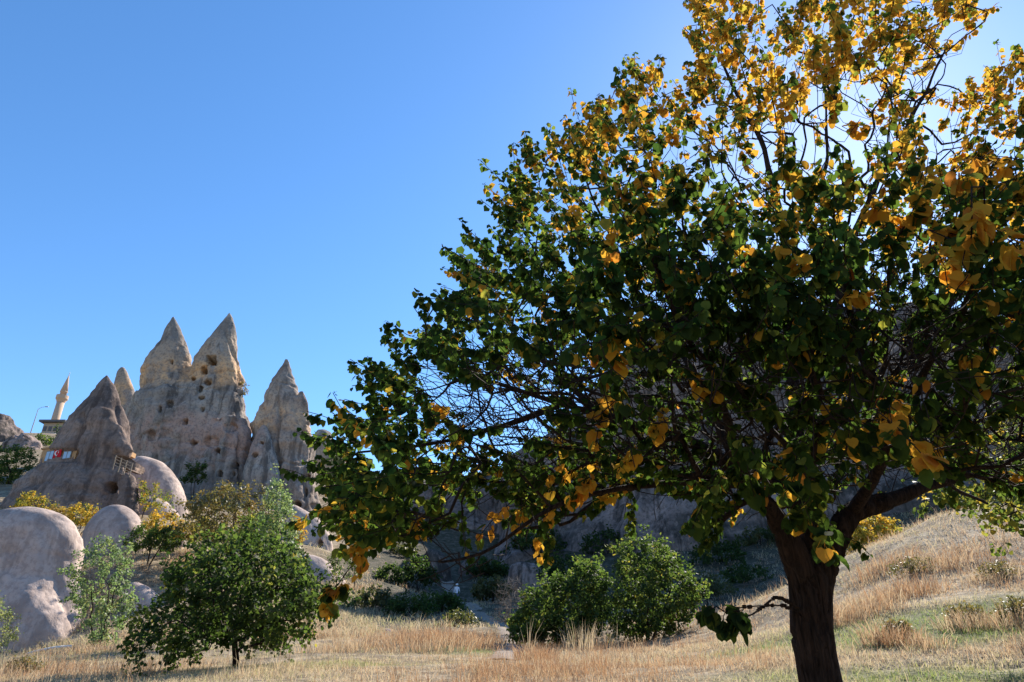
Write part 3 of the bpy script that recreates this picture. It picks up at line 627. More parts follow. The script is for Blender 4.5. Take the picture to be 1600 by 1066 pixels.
# ------------------------------------------------------------------ branching graph for trees
class Tree:
    def __init__(s): s.p = []; s.par = []; s.len = []; s.pre = []; s.A = np.zeros((140000, 3)); s.Ln = np.zeros(140000)
    def node(s, p, par, pre=0.0):
        s.p.append(np.asarray(p, float)); s.par.append(par); s.pre.append(pre)
        s.len.append(0 if par < 0 else s.len[par] + math.dist(s.p[-1], s.p[par])); i = len(s.p) - 1
        s.A[i] = s.p[-1]; s.Ln[i] = s.len[-1]; return i
    def limb(s, pts, r0, r1, start=-1, step=0.12, wob=0.03, rng=None):
        """a limb through given points; start is the node it leaves from"""
        pts = [np.asarray(q, float) for q in pts]
        if start >= 0: pts = [s.p[start]] + pts
        P = np.array(pts); seg = np.r_[0, np.cumsum(np.linalg.norm(np.diff(P, axis=0), axis=1))]
        n = max(2, int(seg[-1] / step)); tt = np.linspace(0, seg[-1], n + 1)
        Q = np.stack([np.interp(tt, seg, P[:, k]) for k in range(3)], -1)
        for _ in range(3): Q[1:-1] = Q[1:-1] * .5 + (Q[:-2] + Q[2:]) * .25
        Q[1:] += wob * np.stack([vnoise(np.stack([tt * 2.2, tt * 0 + k * 9.1, tt * 0 + P[0, 0] * 7], -1), k) for k in range(3)], -1)[1:]
        last = start; ids = []
        for i in range(n + 1):
            if i == 0 and start >= 0: continue
            last = s.node(Q[i], last, r0 + (r1 - r0) * (i / n) ** 0.6); ids.append(last)
        return ids
    def near(s, p, kl=0.18):
        n = len(s.p); d = s.A[:n] - p; d = np.sqrt(np.einsum('ij,ij->i', d, d)); return int(np.argmin(d + kl * s.Ln[:n]))
    def grow(s, p, step=0.1, jit=0.02, rng=RNG, kl=0.18, bend=0.45):
        k = s.near(p, kl); a = s.p[k]; d = np.linalg.norm(p - a)
        if d < step * .6: return k
        dirv = a - s.p[s.par[k]] if s.par[k] >= 0 else np.array([0, 0, 1.0])
        dirv = dirv / (np.linalg.norm(dirv) + 1e-9); c = a + dirv * d * bend
        n = max(2, int(d / step))
        for i in range(1, n + 1):
            t_ = i / n; q = (1 - t_) ** 2 * a + 2 * t_ * (1 - t_) * c + t_ * t_ * p
            if i < n: q = q + rng.normal(0, jit, 3)
            k = s.node(q, k)
        return k
    def radii(s, tip=0.0022, e=2.35):
        n = len(s.p); acc = np.zeros(n); r = np.zeros(n)
        for i in range(n - 1, -1, -1):
            r[i] = max(tip, acc[i] ** (1 / e)); r[i] = max(r[i], s.pre[i])
            if s.par[i] >= 0: acc[s.par[i]] += (acc[i] if acc[i] > 0 else tip ** e)
        return r
    def chains(s, r):
        n = len(s.p); ch = [[] for _ in range(n)]
        for i in range(n):
            if s.par[i] >= 0: ch[s.par[i]].append(i)
        out = []; stack = [(-1, i) for i in range(n) if s.par[i] < 0]
        while stack:
            par, i = stack.pop(); c = [par] if par >= 0 else []
            while True:
                c.append(i)
                if not ch[i]: break
                ks = sorted(ch[i], key=lambda k: -r[k] - (1 if s.pre[k] > 0 and s.pre[i] > 0 and k == i + 1 else 0))
                for k in ks[1:]: stack.append((i, k))
                i = ks[0]
            if len(c) > 1: out.append(c)
        return out

def tubes(tree, chains, r, sides):
    A = np.array(tree.p); vs_, fs = [], []; off = 0
    for c in chains:
        rr = r[c].copy()
        if len(c) > 2 and rr[0] > rr[1] * 1.15: rr[0] = rr[1] * 1.15
        v, f = tube_arrays(A[c], rr, sides(rr.max())); vs_.append(v); fs.append(f + off); off += len(v)
    return (np.concatenate(vs_), np.concatenate(fs)) if vs_ else (np.zeros((0, 3)), np.zeros((0, 4), int))

# leaf template: heart-shaped blade, y along the blade, folded on the midrib and drooping at the tip
_ly = [0.0, 0.12, 0.38, 0.68, 1.0]
LEAF_V = np.array([[0, 0.06, 0], [0, .14, 0], [0, .40, -.015], [0, .70, -.05], [0, 0.97, -.13],
                   [-.20, -.03, .05], [-.44, .16, .10], [-.49, .44, .09], [-.34, .74, .01],
                   [.20, -.03, .05], [.44, .16, .10], [.49, .44, .09], [.34, .74, .01]])
LEAF_F4 = np.array([[0, 1, 6, 5], [1, 2, 7, 6], [2, 3, 8, 7], [0, 9, 10, 1], [1, 10, 11, 2], [2, 11, 12, 3]])
LEAF_F3 = np.array([[3, 4, 8], [3, 12, 4]])
PET_V = np.array([[0, 0.06, 0], [.012, -.38, .16], [-.012, -.38, .16]]); PET_F = np.array([[13, 14, 15]])
LV = np.vstack([LEAF_V, PET_V])
DIA_V = np.array([[0, 0, 0], [-.42, .45, .08], [0, 1, -.06], [.42, .45, .08]]); DIA_F = np.array([[0, 2, 1], [0, 3, 2]])
SM_V = np.array([[0, .06, 0], [0, .46, -.02], [0, .97, -.12], [-.38, .06, .07], [-.46, .55, .05], [.38, .06, .07], [.46, .55, .05]])
SM_F4 = np.array([[0, 1, 4, 3], [0, 5, 6, 1]]); SM_F3 = np.array([[1, 2, 4], [1, 6, 2]])
def leaf_arrays(pos, a, n, s, tint, tmpl=LV):
    a = a / (np.linalg.norm(a, axis=1)[:, None] + 1e-9); b = np.cross(a, n); b /= np.linalg.norm(b, axis=1)[:, None] + 1e-9; n = np.cross(b, a)
    curl = RNG.uniform(.3, 1.9, len(pos))[:, None]
    V = pos[:, None, :] + s[:, None, None] * (tmpl[None, :, 0:1] * b[:, None, :] + tmpl[None, :, 1:2] * a[:, None, :] + (tmpl[None, :, 2:3] * curl[:, :, None]) * n[:, None, :])
    return V.reshape(-1, 3), np.repeat(tint, len(tmpl))
def leaf_faces(cnt, tmpl_n, *fs):
    o_ = (np.arange(cnt) * tmpl_n)[:, None, None]
    return [(f[None] + o_).reshape(-1, f.shape[1]) for f in fs]

def in_poly(px, py, poly):
    poly = np.asarray(poly, float); x0, y0 = poly[:, 0], poly[:, 1]; x1, y1 = np.roll(x0, -1), np.roll(y0, -1)
    c = ((y0[None] > py[:, None]) != (y1[None] > py[:, None])) & (px[:, None] < (x1 - x0)[None] * (py[:, None] - y0[None]) / ((y1 - y0)[None] + 1e-9) + x0[None])
    return c.sum(1) % 2 == 1
def edge_dist(px, py, poly):
    poly = np.asarray(poly, float); a = poly; b = np.roll(poly, -1, 0); q = np.stack([px, py], -1)
    ab = b - a; t_ = np.clip(((q[:, None] - a[None]) * ab[None]).sum(-1) / ((ab ** 2).sum(-1)[None] + 1e-9), 0, 1)
    return np.sqrt(((q[:, None] - a[None] - t_[..., None] * ab[None]) ** 2).sum(-1)).min(1)
def sample_crown(poly, n, Y, depth, rng, shell=0.55, fall=None):
    """points filling a crown whose outline is poly, thick through the middle and thin at the rim"""
    poly = np.asarray(poly, float); lo = poly.min(0); hi = poly.max(0); out = []
    mx = fall or min(hi - lo) * 0.45
    while len(out) < n:
        q = rng.uniform(lo, hi, (n * 3, 2)); q = q[in_poly(q[:, 0], q[:, 1], poly)]
        e = np.clip(edge_dist(q[:, 0], q[:, 1], poly) / mx, 0, 1); hth = np.sqrt(1 - (1 - e) ** 2)
        u = rng.uniform(-1, 1, len(q)); u = np.sign(u) * np.abs(u) ** shell
        for (a, b), h_, v in zip(q, hth, u):
            out.append(at(a, b, Y + depth * h_ * v))
    return np.array(out[:n])

# ------------------------------------------------------------------ the apricot tree
TY = 4.9
def L(*p): return [at(*q) for q in p]
T = Tree()
fork = at(1266, 905, TY)
b0 = at(1284, 1066, TY); b0 = np.array([b0[0] + .02, TY, gz(b0[0], TY) - .12])
tr = T.limb([b0, at(1283, 1066, TY), at(1268, 985, TY), fork], .142, .118, step=.06, wob=.012)
top = tr[-1]; n_trunk = len(T.p)
l1 = T.limb(L((1230, 850, TY - .03), (1208, 800, TY - .1), (1180, 750, TY - .25), (1100, 700, TY - .5), (1000, 672, TY - .6), (880, 632, TY - .6), (770, 598, TY - .5)), .092, .010, tr[-4])
l2 = T.limb(L((1298, 850, TY), (1322, 800, TY + .05), (1400, 775, TY + .15), (1480, 755, TY + .3), (1580, 720, TY + .5), (1690, 660, TY + .6)), .088, .016, tr[-3])
l3 = T.limb(L((1262, 820, TY + .12), (1262, 740, TY + .2), (1238, 610, TY + .25), (1232, 480, TY + .3), (1222, 350, TY + .3), (1185, 210, TY + .3), (1125, 90, TY + .35)), .085, .012, top)
k = l1[int(len(l1) * .33)]
l4 = T.limb(L((1120, 640, TY - .2), (1030, 500, TY + .1), (950, 370, TY + .3), (905, 250, TY + .4)), .045, .008, k)
l5 = T.limb(L((1060, 750, TY - .5), (950, 765, TY - .8), (870, 790, TY - .9), (770, 860, TY - 1.0), (690, 880, TY - 1.05)), .036, .006, k)
l6 = T.limb(L((1300, 520, TY + .5), (1330, 370, TY + .6), (1400, 230, TY + .7), (1480, 70, TY + .7)), .06, .01, l3[int(len(l3) * .34)])
l7 = T.limb(L((1200, 650, TY + 1.0), (1120, 560, TY + 1.7), (1040, 500, TY + 2.2)), .055, .012, l3[int(len(l3) * .18)])
l8 = T.limb(L((1390, 690, TY - .6), (1450, 590, TY - 1.2), (1500, 480, TY - 1.8), (1540, 380, TY - 2.2)), .05, .010, l2[int(len(l2) * .22)])
l9 = T.limb(L((1420, 690, TY + .8), (1480, 760, TY + 1.4), (1540, 790, TY + 2.0)), .05, .012, l3[int(len(l3) * .16)])
l10 = T.limb(L((1400, 600, TY + 1.0), (1500, 450, TY + 1.5), (1580, 260, TY + 1.8), (1640, 130, TY + 2)), .05, .01, l3[int(len(l3) * .2)])
l11 = T.limb(L((1130, 640, TY - 1.2), (1080, 520, TY - 1.9), (1020, 400, TY - 2.2)), .045, .01, l1[int(len(l1) * .3)])
l12 = T.limb(L((840, 560, TY - .3), (740, 500, TY - .1), (690, 480, TY)), .03, .008, l1[int(len(l1) * .72)])
l13 = T.limb(L((760, 680, TY - .6), (660, 700, TY - .6), (560, 710, TY - .55)), .028, .007, l1[int(len(l1) * .8)])
l14 = T.limb(L((1280, 420, TY + .2), (1290, 250, TY + .3), (1290, 80, TY + .3)), .035, .008, l3[int(len(l3) * .55)])
l15 = T.limb(L((1340, 560, TY - 1.1), (1330, 460, TY - 1.9), (1300, 400, TY - 2.3)), .04, .01, l8[int(len(l8) * .3)])
l16 = T.limb(L((1230, 700, TY - 1.0), (1180, 650, TY - 1.7), (1150, 600, TY - 2.0)), .035, .01, l3[int(len(l3) * .12)])
# thin dead twigs on the trunk
T.limb(L((1230, 945, TY - .15), (1175, 948, TY - .2), (1145, 952, TY - .25)), .008, .004, tr[-6], .05, .01)
hang = T.limb(L((1212, 930, TY - .25), (1190, 952, TY - .5), (1172, 962, TY - .8), (1140, 955, TY - 1.15)), .010, .004, tr[-5], .06, .01)
n_limb = len(T.p)
CROWN = [(492, 735), (510, 690), (570, 655), (592, 590), (628, 555), (648, 495), (690, 480), (715, 405), (755, 385), (790, 340), (770, 300), (800, 245), (875, 245), (896, 175), (945, 175), (985, 115), (1010, 112), (1036, 165), (1058, 165), (1072, 120),
         (1085, 92), (1068, 35), (1085, -30), (1120, -80), (1160, -20), (1190, 15), (1215, 60), (1240, 20), (1270, -40), (1330, -110), (1440, -120), (1530, -30), (1525, 45), (1460, 100), (1480, 185), (1510, 150), (1590, 95), (1700, 60), (1850, 150), (1930, 400), (1900, 650), (1760, 800),
         (1640, 830), (1560, 780), (1480, 745), (1390, 735), (1320, 755), (1290, 830), (1240, 835), (1200, 790), (1120, 830), (1040, 760), (940, 790), (880, 765), (840, 855), (790, 815), (760, 730), (735, 740), (680, 840), (610, 872), (560, 880), (515, 850), (498, 790)]
CROWN = [(1250 + (x_ - 1250) * (.945 if x_ < 1250 else 1), 480 + (y_ - 480) * (.955 if y_ > 480 else .985)) for x_, y_ in CROWN]
rng = np.random.default_rng(21)
pts = sample_crown(CROWN, 3000, TY, 2.5, rng, shell=.55, fall=330)
# extra shoots on the rim, so that the outline is ragged with upright twigs
poly = np.array(CROWN, float); rim = []
for i in range(len(poly)):
    a, b = poly[i], poly[(i + 1) % len(poly)]; d = np.hypot(*(b - a)); nn = max(1, int(d / 14))
    for j in range(nn):
        q = a + (b - a) * (j + rng.uniform(.1, .9)) / nn
        cen = np.array([1230, 480]); inn = (cen - q) / np.hypot(*(cen - q)); q = q + inn * rng.uniform(14, 45)
        rim.append(at(q[0], q[1], TY + rng.uniform(-.5, .8)))
# near clusters that hang towards the camera
NEAR = [(1530, 330, 2.1, 1), (1555, 400, 2.2, 1), (1500, 300, 2.4, .9), (1590, 290, 2.1, .8), (1575, 200, 2.2, 0), (1420, 330, 2.7, .6), (1370, 370, 2.8, .9), (1290, 440, 2.9, .9), (1450, 390, 2.6, .8), (1300, 250, 3.4, .7),
        (975, 555, 3.1, .95), (960, 640, 2.9, .95), (1000, 530, 3.2, .6), (920, 440, 3.2, .9), (1010, 310, 3.3, .1), (1080, 300, 3.2, .1), (1120, 380, 3.0, .1), (1150, 480, 2.9, .2), (1240, 560, 2.8, .2), (1190, 640, 2.8, .1), (1060, 430, 3.1, .1), (1350, 620, 2.9, .2), (1375, 680, 2.7, .75), (1440, 620, 2.8, .2), (1290, 690, 2.8, .15), (1240, 740, 3.0, .1),
        (1270, 790, 3.2, .15), (1250, 820, 3.2, .15), (1120, 770, 3.2, .1), (1160, 710, 3.0, .1), (1560, 520, 2.7, .2), (1500, 560, 2.7, .15), (1580, 620, 2.8, .1), (690, 690, 3.7, .8), (660, 750, 3.8, .75), (720, 700, 3.7, .6), (920, 770, 3.4, .9), (890, 760, 3.5, .5), (820, 830, 3.6, .8), (590, 830, 3.8, .5), (570, 860, 3.8, .9),
        (860, 520, 3.6, .85), (1000, 380, 3.3, .8), (850, 350, 3.8, .15), (870, 430, 3.7, .1), (780, 470, 3.9, .3), (1560, 300, 2.0, .95), (1480, 430, 2.5, .9)]
GAPS = [[(1186, -20), (1245, 10), (1232, 90), (1215, 140), (1200, 70)], [(1040, 200), (1100, 190), (1190, 250), (1210, 320), (1130, 330), (1060, 280)], [(1430, 110), (1530, 40), (1500, 120), (1490, 160), (1560, 235), (1450, 260), (1400, 210)],
        [(1215, 170), (1290, 150), (1345, 200), (1400, 215), (1380, 290), (1230, 310)], [(745, 610), (800, 595), (885, 605), (895, 650), (880, 712), (820, 738), (750, 700)], [(880, 215), (905, 260), (880, 300), (850, 270)], [(1030, 165), (1062, 170), (1056, 240), (1036, 230)]]
SH = []      # (base point, yellow bias or None, near)
order = sorted(range(len(pts)), key=lambda i: np.linalg.norm(pts[i] - T.p[top]))
for i in order: SH.append((pts[i], None, 0))
for q in rim: SH.append((q, None, 2))
for (a, b, y_, yb) in NEAR:
    for _ in range(1 if y_ < 2.3 else 2): SH.append((at(a + rng.uniform(-22, 22), b - 40 + rng.uniform(-18, 18), (y_ * 1.03 + (.05 if a > 1000 else .45)) * rng.uniform(.96, 1.06)), yb, 1))
lp_, la_, ln_, ls_, lt_ = [], [], [], [], []
CEN = at(1255, 560, TY + .2)
def add_shoot(p, yb, kind, leaves=True, length=None):
    k = T.grow(p, .11, .011, rng, kl=.12)
    out = p - CEN; dist = np.linalg.norm(out); out = out / (dist + 1e-9)
    ppx, ppy, _ = project(p[None]); ppx = ppx[0]; ppy = ppy[0]
    ln = length or rng.uniform(.22, .48)
    if kind == 1: d = out * .5 + np.array([0, 0, -.55]) + rng.normal(0, .3, 3); ln *= .8
    elif kind == 2: d = out * .75 + np.array([0, 0, .75]) + rng.normal(0, .25, 3); ln *= .7
    else: d = out * .8 + np.array([0, 0, .4]) + rng.normal(0, .45, 3)
    d /= np.linalg.norm(d); n = 5; q = p.copy(); path = [q]
    for i in range(n):
        d = d + rng.normal(0, .12, 3) + np.array([0, 0, .04 if kind != 1 else -.05]); d /= np.linalg.norm(d)
        q = q + d * ln / n; k = T.node(q, k); path.append(q)
    if not leaves: return
    path = np.array(path); cnt = rng.integers(14, 22) if kind == 1 else rng.integers(22, 36)
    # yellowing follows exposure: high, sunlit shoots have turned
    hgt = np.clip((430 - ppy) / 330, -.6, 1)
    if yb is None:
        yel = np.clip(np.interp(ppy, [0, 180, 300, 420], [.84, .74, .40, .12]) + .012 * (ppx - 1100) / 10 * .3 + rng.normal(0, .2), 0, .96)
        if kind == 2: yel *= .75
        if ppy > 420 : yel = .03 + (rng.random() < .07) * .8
    else: yel = yb
    for j in range(cnt):
        f = rng.uniform(.12, 1.0) if j else 1.0; x = f * n; i = min(int(x), n - 1)
        b = path[i] + (path[i + 1] - path[i]) * (x - i); td = path[i + 1] - path[i]; td = td / (np.linalg.norm(td) + 1e-9)
        side = rng.normal(0, 1, 3); side -= td * side.dot(td); side /= np.linalg.norm(side) + 1e-9
        s = ((.072 if ppx > 1150 else .062) if kind == 1 else .053) * rng.uniform(.68, 1.2) * (0.75 if f > .93 else 1)
        droop = rng.uniform(.35, 1.3)
        a = side * .75 + td * .3 + np.array([0, 0, -droop])
        nrm = np.array([0, 0, .8]) + side * rng.uniform(.2, 1.2) + rng.normal(0, .45, 3)
        base = b + (side * .6 + td * .3 + np.array([0, 0, -.3])) * s * .42
        isy = rng.random() < yel
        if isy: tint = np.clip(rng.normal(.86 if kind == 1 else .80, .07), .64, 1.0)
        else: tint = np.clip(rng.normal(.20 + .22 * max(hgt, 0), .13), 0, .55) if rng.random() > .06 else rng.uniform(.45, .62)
        # inner leaves of a yellow shoot turn first, the young tip stays green
        if isy and f > .88 and rng.random() < .7: tint = rng.uniform(.25, .5)
        lp_.append(base); la_.append(a); ln_.append(nrm); ls_.append(s); lt_.append(tint)
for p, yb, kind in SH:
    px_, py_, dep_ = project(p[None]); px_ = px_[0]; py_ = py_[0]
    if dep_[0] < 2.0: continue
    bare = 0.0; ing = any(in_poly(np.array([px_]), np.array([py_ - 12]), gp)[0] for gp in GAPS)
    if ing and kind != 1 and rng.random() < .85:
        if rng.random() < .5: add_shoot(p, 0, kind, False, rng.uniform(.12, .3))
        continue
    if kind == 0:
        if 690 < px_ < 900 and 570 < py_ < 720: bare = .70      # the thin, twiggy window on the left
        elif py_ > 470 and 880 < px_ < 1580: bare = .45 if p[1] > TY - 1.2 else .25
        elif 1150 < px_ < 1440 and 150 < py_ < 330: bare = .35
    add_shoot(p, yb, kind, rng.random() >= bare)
# bare inner twigs
inn = sample_crown([(700, 560), (900, 520), (1100, 420), (1400, 420), (1600, 450), (1600, 740), (1400, 740), (1250, 760), (1000, 740), (800, 740), (690, 700)], 2300, TY, 2.3, rng, shell=.9, fall=150)
for p in inn: add_shoot(p, 0, 0, False, rng.uniform(.15, .4))
low = sample_crown([(620, 820), (760, 760), (860, 790), (830, 880), (720, 930), (650, 920)], 26, TY - 1.0, .4, rng)
for p in low: add_shoot(p, 0, 0, False, rng.uniform(.12, .25))
# the low hanging sprays beside and left of the trunk
for (a, b, y_, yb, n_) in [(1150, 962, 3.7, 0, 1), (1125, 958, 3.75, 0, 1), (1170, 960, 3.7, 0, 1), (1138, 972, 3.75, 0, 1), (1100, 950, 3.85, 0, 1), (530, 922, 4.3, .5, 2), (515, 940, 4.3, .9, 1)]:
    for _ in range(n_):
        p = at(a + rng.uniform(-10, 10), b - 12 + rng.uniform(-6, 6), y_); add_shoot(p, yb, 1, True, .10)
R = T.radii(.0026, 2.45); CH = T.chains(R)
LP, LA, LN, LS, LT = np.array(lp_), np.array(la_), np.array(ln_), np.array(ls_), np.array(lt_)
tree = thing('apricot_tree', 'large spreading apricot tree with golden top leaves and dark forked trunk', 'tree', loc=(b0[0], b0[1], b0[2] + .1))
# trunk and the roots of the limbs, grown together at the fork, with furrowed bark
A = np.array(T.p); FK = T.p[top]
mb = MB()
def closed(c, n=20, k=1.0):
    if len(c) > 2: mb.tube(A[c], R[c] * k, n)
closed(list(range(n_trunk)), 28)
for c in CH:
    c2 = [i for i in c if np.linalg.norm(A[i] - FK) < .95 and i < n_limb]
    if R[c].max() > .04 and len(c2) > 3 and c2[0] < n_limb and min(np.linalg.norm(A[i] - FK) for i in c2) < .35: closed([i for i in c2 if i >= n_trunk - 8], 20, 1.06)
me = bpy.data.meshes.new('t'); me.from_pydata(mb.v, [], mb.f); o = bpy.data.objects.new('tmp', me); COL.objects.link(o)
md = o.modifiers.new('r', 'REMESH'); md.mode = 'VOXEL'; md.voxel_size = .0125
me2 = bpy.data.meshes.new_from_object(o.evaluated_get(bpy.context.evaluated_depsgraph_get())); bpy.data.objects.remove(o)
V = coords_of(me2); E = np.empty(len(me2.edges) * 2, np.int32); me2.edges.foreach_get('vertices', E); E = E.reshape(-1, 2)
V = smooth_laplace(V, E, 14); me2.vertices.foreach_set('co', V.astype(np.float32).ravel()); me2.update(); N = normals_of(me2)
fur = np.abs(fbm(V * np.array([17, 17, 3.2]) + .5 * fbm(V * 6, 2, 5)[:, None], 3, 31)); big = fbm(V * np.array([4, 4, 2.0]), 3, 37)
V = V + N * (.026 * big - .026 * np.clip(1 - fur * 4.5, 0, 1) + .010)[:, None]
me2.vertices.foreach_set('co', V.astype(np.float32).ravel()); me2.polygons.foreach_set('use_smooth', np.ones(len(me2.polygons), bool))
me2.materials.clear(); me2.materials.append(M['bark']); me2.update(); me2.name = 'trunk'
part('trunk', me2, tree)
sides = lambda r_: 12 if r_ > .05 else 8 if r_ > .02 else 5 if r_ > .008 else 3
limb_ch = [c for c in CH if R[c].max() > .019 and len(c) > 6 and not all(i < n_trunk for i in c)]
thin = [c for c in CH if not (R[c].max() > .019 and len(c) > 6)]
for c in limb_ch:
    c2 = [i for i in c if i >= n_trunk - 2]
    v, f = tubes(T, [c2], R, sides)
    cz = np.repeat(A[c2], len(v) // len(c2), 0); dr = v - cz
    v = v + dr * (fbm(v * np.array([14, 14, 6]), 3, 3) * .30)[:, None]
    part('limb', mesh_np('limb', v, f, M['bark']), tree)
v, f = tubes(T, thin, R, sides)
part('twigs', mesh_np('twigs', v, f, M['twig']), tree, kind='stuff')
# leaves: the 300 that show largest are parts of their own
lx, ly, ld = project(LP); aa = LA / np.linalg.norm(LA, axis=1)[:, None]; bb = np.cross(aa, LN); nn_ = np.cross(bb / np.linalg.norm(bb, axis=1)[:, None], aa)
vd = LP - np.array([0, 0, CAMZ]); vd /= np.linalg.norm(vd, axis=1)[:, None]
size = LS / ld * FPX * np.sqrt(np.abs((nn_ * vd).sum(1)) + .05); inside = (lx > 5) & (lx < 1595) & (ly > 5) & (ly < 1061)
cell = {}; chosen = []
for i in np.argsort(ld):
    if not inside[i]: continue
    kk = (int(lx[i] // 16), int(ly[i] // 16)); cell[kk] = cell.get(kk, 0) + 1
    if cell[kk] <= 2: chosen.append(i)
chosen = sorted(chosen, key=lambda i: -size[i])[:300]; cs = set(chosen)
rest = np.array([i for i in range(len(LP)) if i not in cs])
rest_n = rest[LS[rest] / ld[rest] * FPX > 16]; rest_s = rest[LS[rest] / ld[rest] * FPX <= 16]
v1, t1 = leaf_arrays(LP[rest_n], LA[rest_n], LN[rest_n], LS[rest_n], LT[rest_n]); v2, t2 = leaf_arrays(LP[rest_s], LA[rest_s], LN[rest_s], LS[rest_s], LT[rest_s], SM_V)
fa_ = leaf_faces(len(rest_n), 16, LEAF_F4, np.vstack([LEAF_F3, PET_F])); fb_ = leaf_faces(len(rest_s), 7, SM_F4, SM_F3)
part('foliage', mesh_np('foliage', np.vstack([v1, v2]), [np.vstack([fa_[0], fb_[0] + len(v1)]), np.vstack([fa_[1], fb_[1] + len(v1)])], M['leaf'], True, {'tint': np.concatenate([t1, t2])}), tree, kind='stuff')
variants = {}
for i in chosen:
    key = int(LT[i] * 14)
    if key not in variants:
        tv = np.full(16, (key + .5) / 14) + np.linspace(-.03, .03, 16)
        variants[key] = mesh_np('leaf', LV, [LEAF_F4, np.vstack([LEAF_F3, PET_F])], M['leaf'], True, {'tint': tv})
    a = Vector(aa[i]); nv = Vector(nn_[i]); bx = a.cross(nv).normalized(); nv = bx.cross(a).normalized()
    o = obj('leaf', variants[key], tree)
    mt = __import__('mathutils').Matrix((bx * LS[i], a * LS[i], nv * LS[i] * 1.2)).transposed().to_4x4(); mt.translation = Vector(LP[i]) - tree.location
    o.matrix_local = mt
print('apricot: shoots', len(SH), 'leaves', len(LP), 'nodes', len(T.p))

# ------------------------------------------------------------------ other trees and shrubs
def plant(name, label, cat, base, polys, Y, depth, nshoot, nleaf, lsize, tint, mat, trunk_r=.06, spread=.16, group=None, twig='twig', seed=0, stems=1, tmpl='dia', shell=.6, leafy=True, up=.3, tsd=.14):
    rng = np.random.default_rng(100 + seed)
    bp = at(*base); bz = gz(bp[0], bp[1]); bp = np.array([bp[0], bp[1], bz])
    root = thing(name, label, cat, group, tuple(bp))
    P = np.concatenate([sample_crown(pl, max(4, int(nshoot / len(polys))), Y, depth, rng, shell) for pl in polys])
    cen = P.mean(0); stray = rng.random(len(P)) < .14; P[stray] += (P[stray] - cen) * rng.uniform(.08, .32, (stray.sum(), 1))
    P = P[P[:, 2] > bz + .05]
    cen = P.mean(0); t_ = Tree(); k0 = t_.node(bp - np.array([0, 0, .3]), -1, trunk_r)
    hgt = cen[2] - bz
    for s_ in range(stems):
        dx = rng.normal(0, .12, 3) * hgt * (0 if stems == 1 else 1.2); dx[2] = 0
        t_.limb([bp + dx * .3, bp + (cen - bp) * np.array([.25, .25, .45]) + dx, bp + (cen - bp) * np.array([.8, .8, 1.0]) + dx * 1.5], trunk_r, trunk_r * .35, k0, step=max(.08, hgt / 14), wob=.03 * hgt)
    ln = spread * 1.3; lp, la, lnn, ls, lt = [], [], [], [], []
    st = max(.1, hgt / 16)
    for p in sorted(P, key=lambda q: np.linalg.norm(q - bp)):
        k = t_.grow(p, st, st * .12, rng, kl=.2)
        if not leafy: 
            for _ in range(3):
                d = rng.normal(0, 1, 3); d[2] = abs(d[2]); q = p + d / np.linalg.norm(d) * ln * 1.2; t_.node(q, k)
            continue
        out = (p - cen) / (np.linalg.norm(p - cen) + 1e-9); d = out * .6 + np.array([0, 0, up]) + rng.normal(0, .4, 3); d /= np.linalg.norm(d)
        e = p + d * ln; t_.node(e, k)
        tb = np.clip(tint + rng.normal(0, tsd), 0, 1)
        n_ = max(2, int(nleaf * rng.uniform(.6, 1.4)))
        f = rng.uniform(0, 1, n_)[:, None]; lp.append(p + (e - p) * f + rng.normal(0, spread * .33, (n_, 3)))
        a = rng.normal(0, .6, (n_, 3)) + out * .4 + np.array([0, 0, -.3]); la.append(a); lnn.append(rng.normal(0, .6, (n_, 3)) + np.array([0, 0, .7]) + out * .5)
        ls.append(lsize * rng.uniform(.65, 1.25, n_)); lt.append(np.clip(tb + rng.normal(0, .08, n_), 0, 1))
    r = t_.radii(tip=max(.004, trunk_r * .05)); ch = t_.chains(r)
    big = [c for c in ch if r[c].max() > trunk_r * .9]; small = [c for c in ch if not r[c].max() > trunk_r * .9]
    v, f = tubes(t_, big, r, lambda q: 8); part('trunk', mesh_np('trunk', v, f, M['bark'] if twig == 'twig' else M[twig]), root)
    v, f = tubes(t_, small, r, lambda q: 4 if q > .02 else 3)
    if len(v): part('branches', mesh_np('branches', v, f, M[twig]), root, kind='stuff')
    if leafy:
        lp, la, lnn, ls, lt = map(np.concatenate, (lp, la, lnn, ls, lt))
        if tmpl == 'leaf':
            v, tn = leaf_arrays(lp, la, lnn, ls, lt, LEAF_V); fs = leaf_faces(len(lp), 13, LEAF_F4, LEAF_F3)
        else:
            v, tn = leaf_arrays(lp, la, lnn, ls, lt, DIA_V); fs = leaf_faces(len(lp), 4, DIA_F)
        part('crown', mesh_np('crown', v, fs, M[mat], True, {'tint': tn}), root, kind='stuff')
    return root

plant('apricot_tree', 'round dark green apricot tree with short trunk on the dry grass', 'tree', (362, 1062, 15),
      [[(186, 1012), (205, 972), (250, 950), (275, 918), (258, 892), (300, 868), (342, 845), (395, 836), (430, 846), (455, 866), (480, 890), (498, 908), (514, 940), (502, 982), (455, 1008), (400, 1012), (330, 1005), (300, 1030), (240, 1022)],
       [(290, 880), (340, 855), (395, 845), (440, 862), (480, 905), (495, 940), (480, 975), (420, 1000), (330, 995), (270, 950)]],
      15, 2.0, 560, 26, .095, .22, 'leaf_far', .10, .20, seed=1, tsd=.2)
plant('sapling', 'airy pale green sapling in front of the huge pink outcrop', 'tree', (150, 1014, 28), [[(108, 905), (126, 866), (150, 845), (175, 838), (202, 865), (206, 920), (196, 975), (172, 1005), (142, 1005), (122, 955)]], 28, 1.2, 240, 20, .10, .45, 'leaf_pale', .05, .2, seed=2, stems=3)
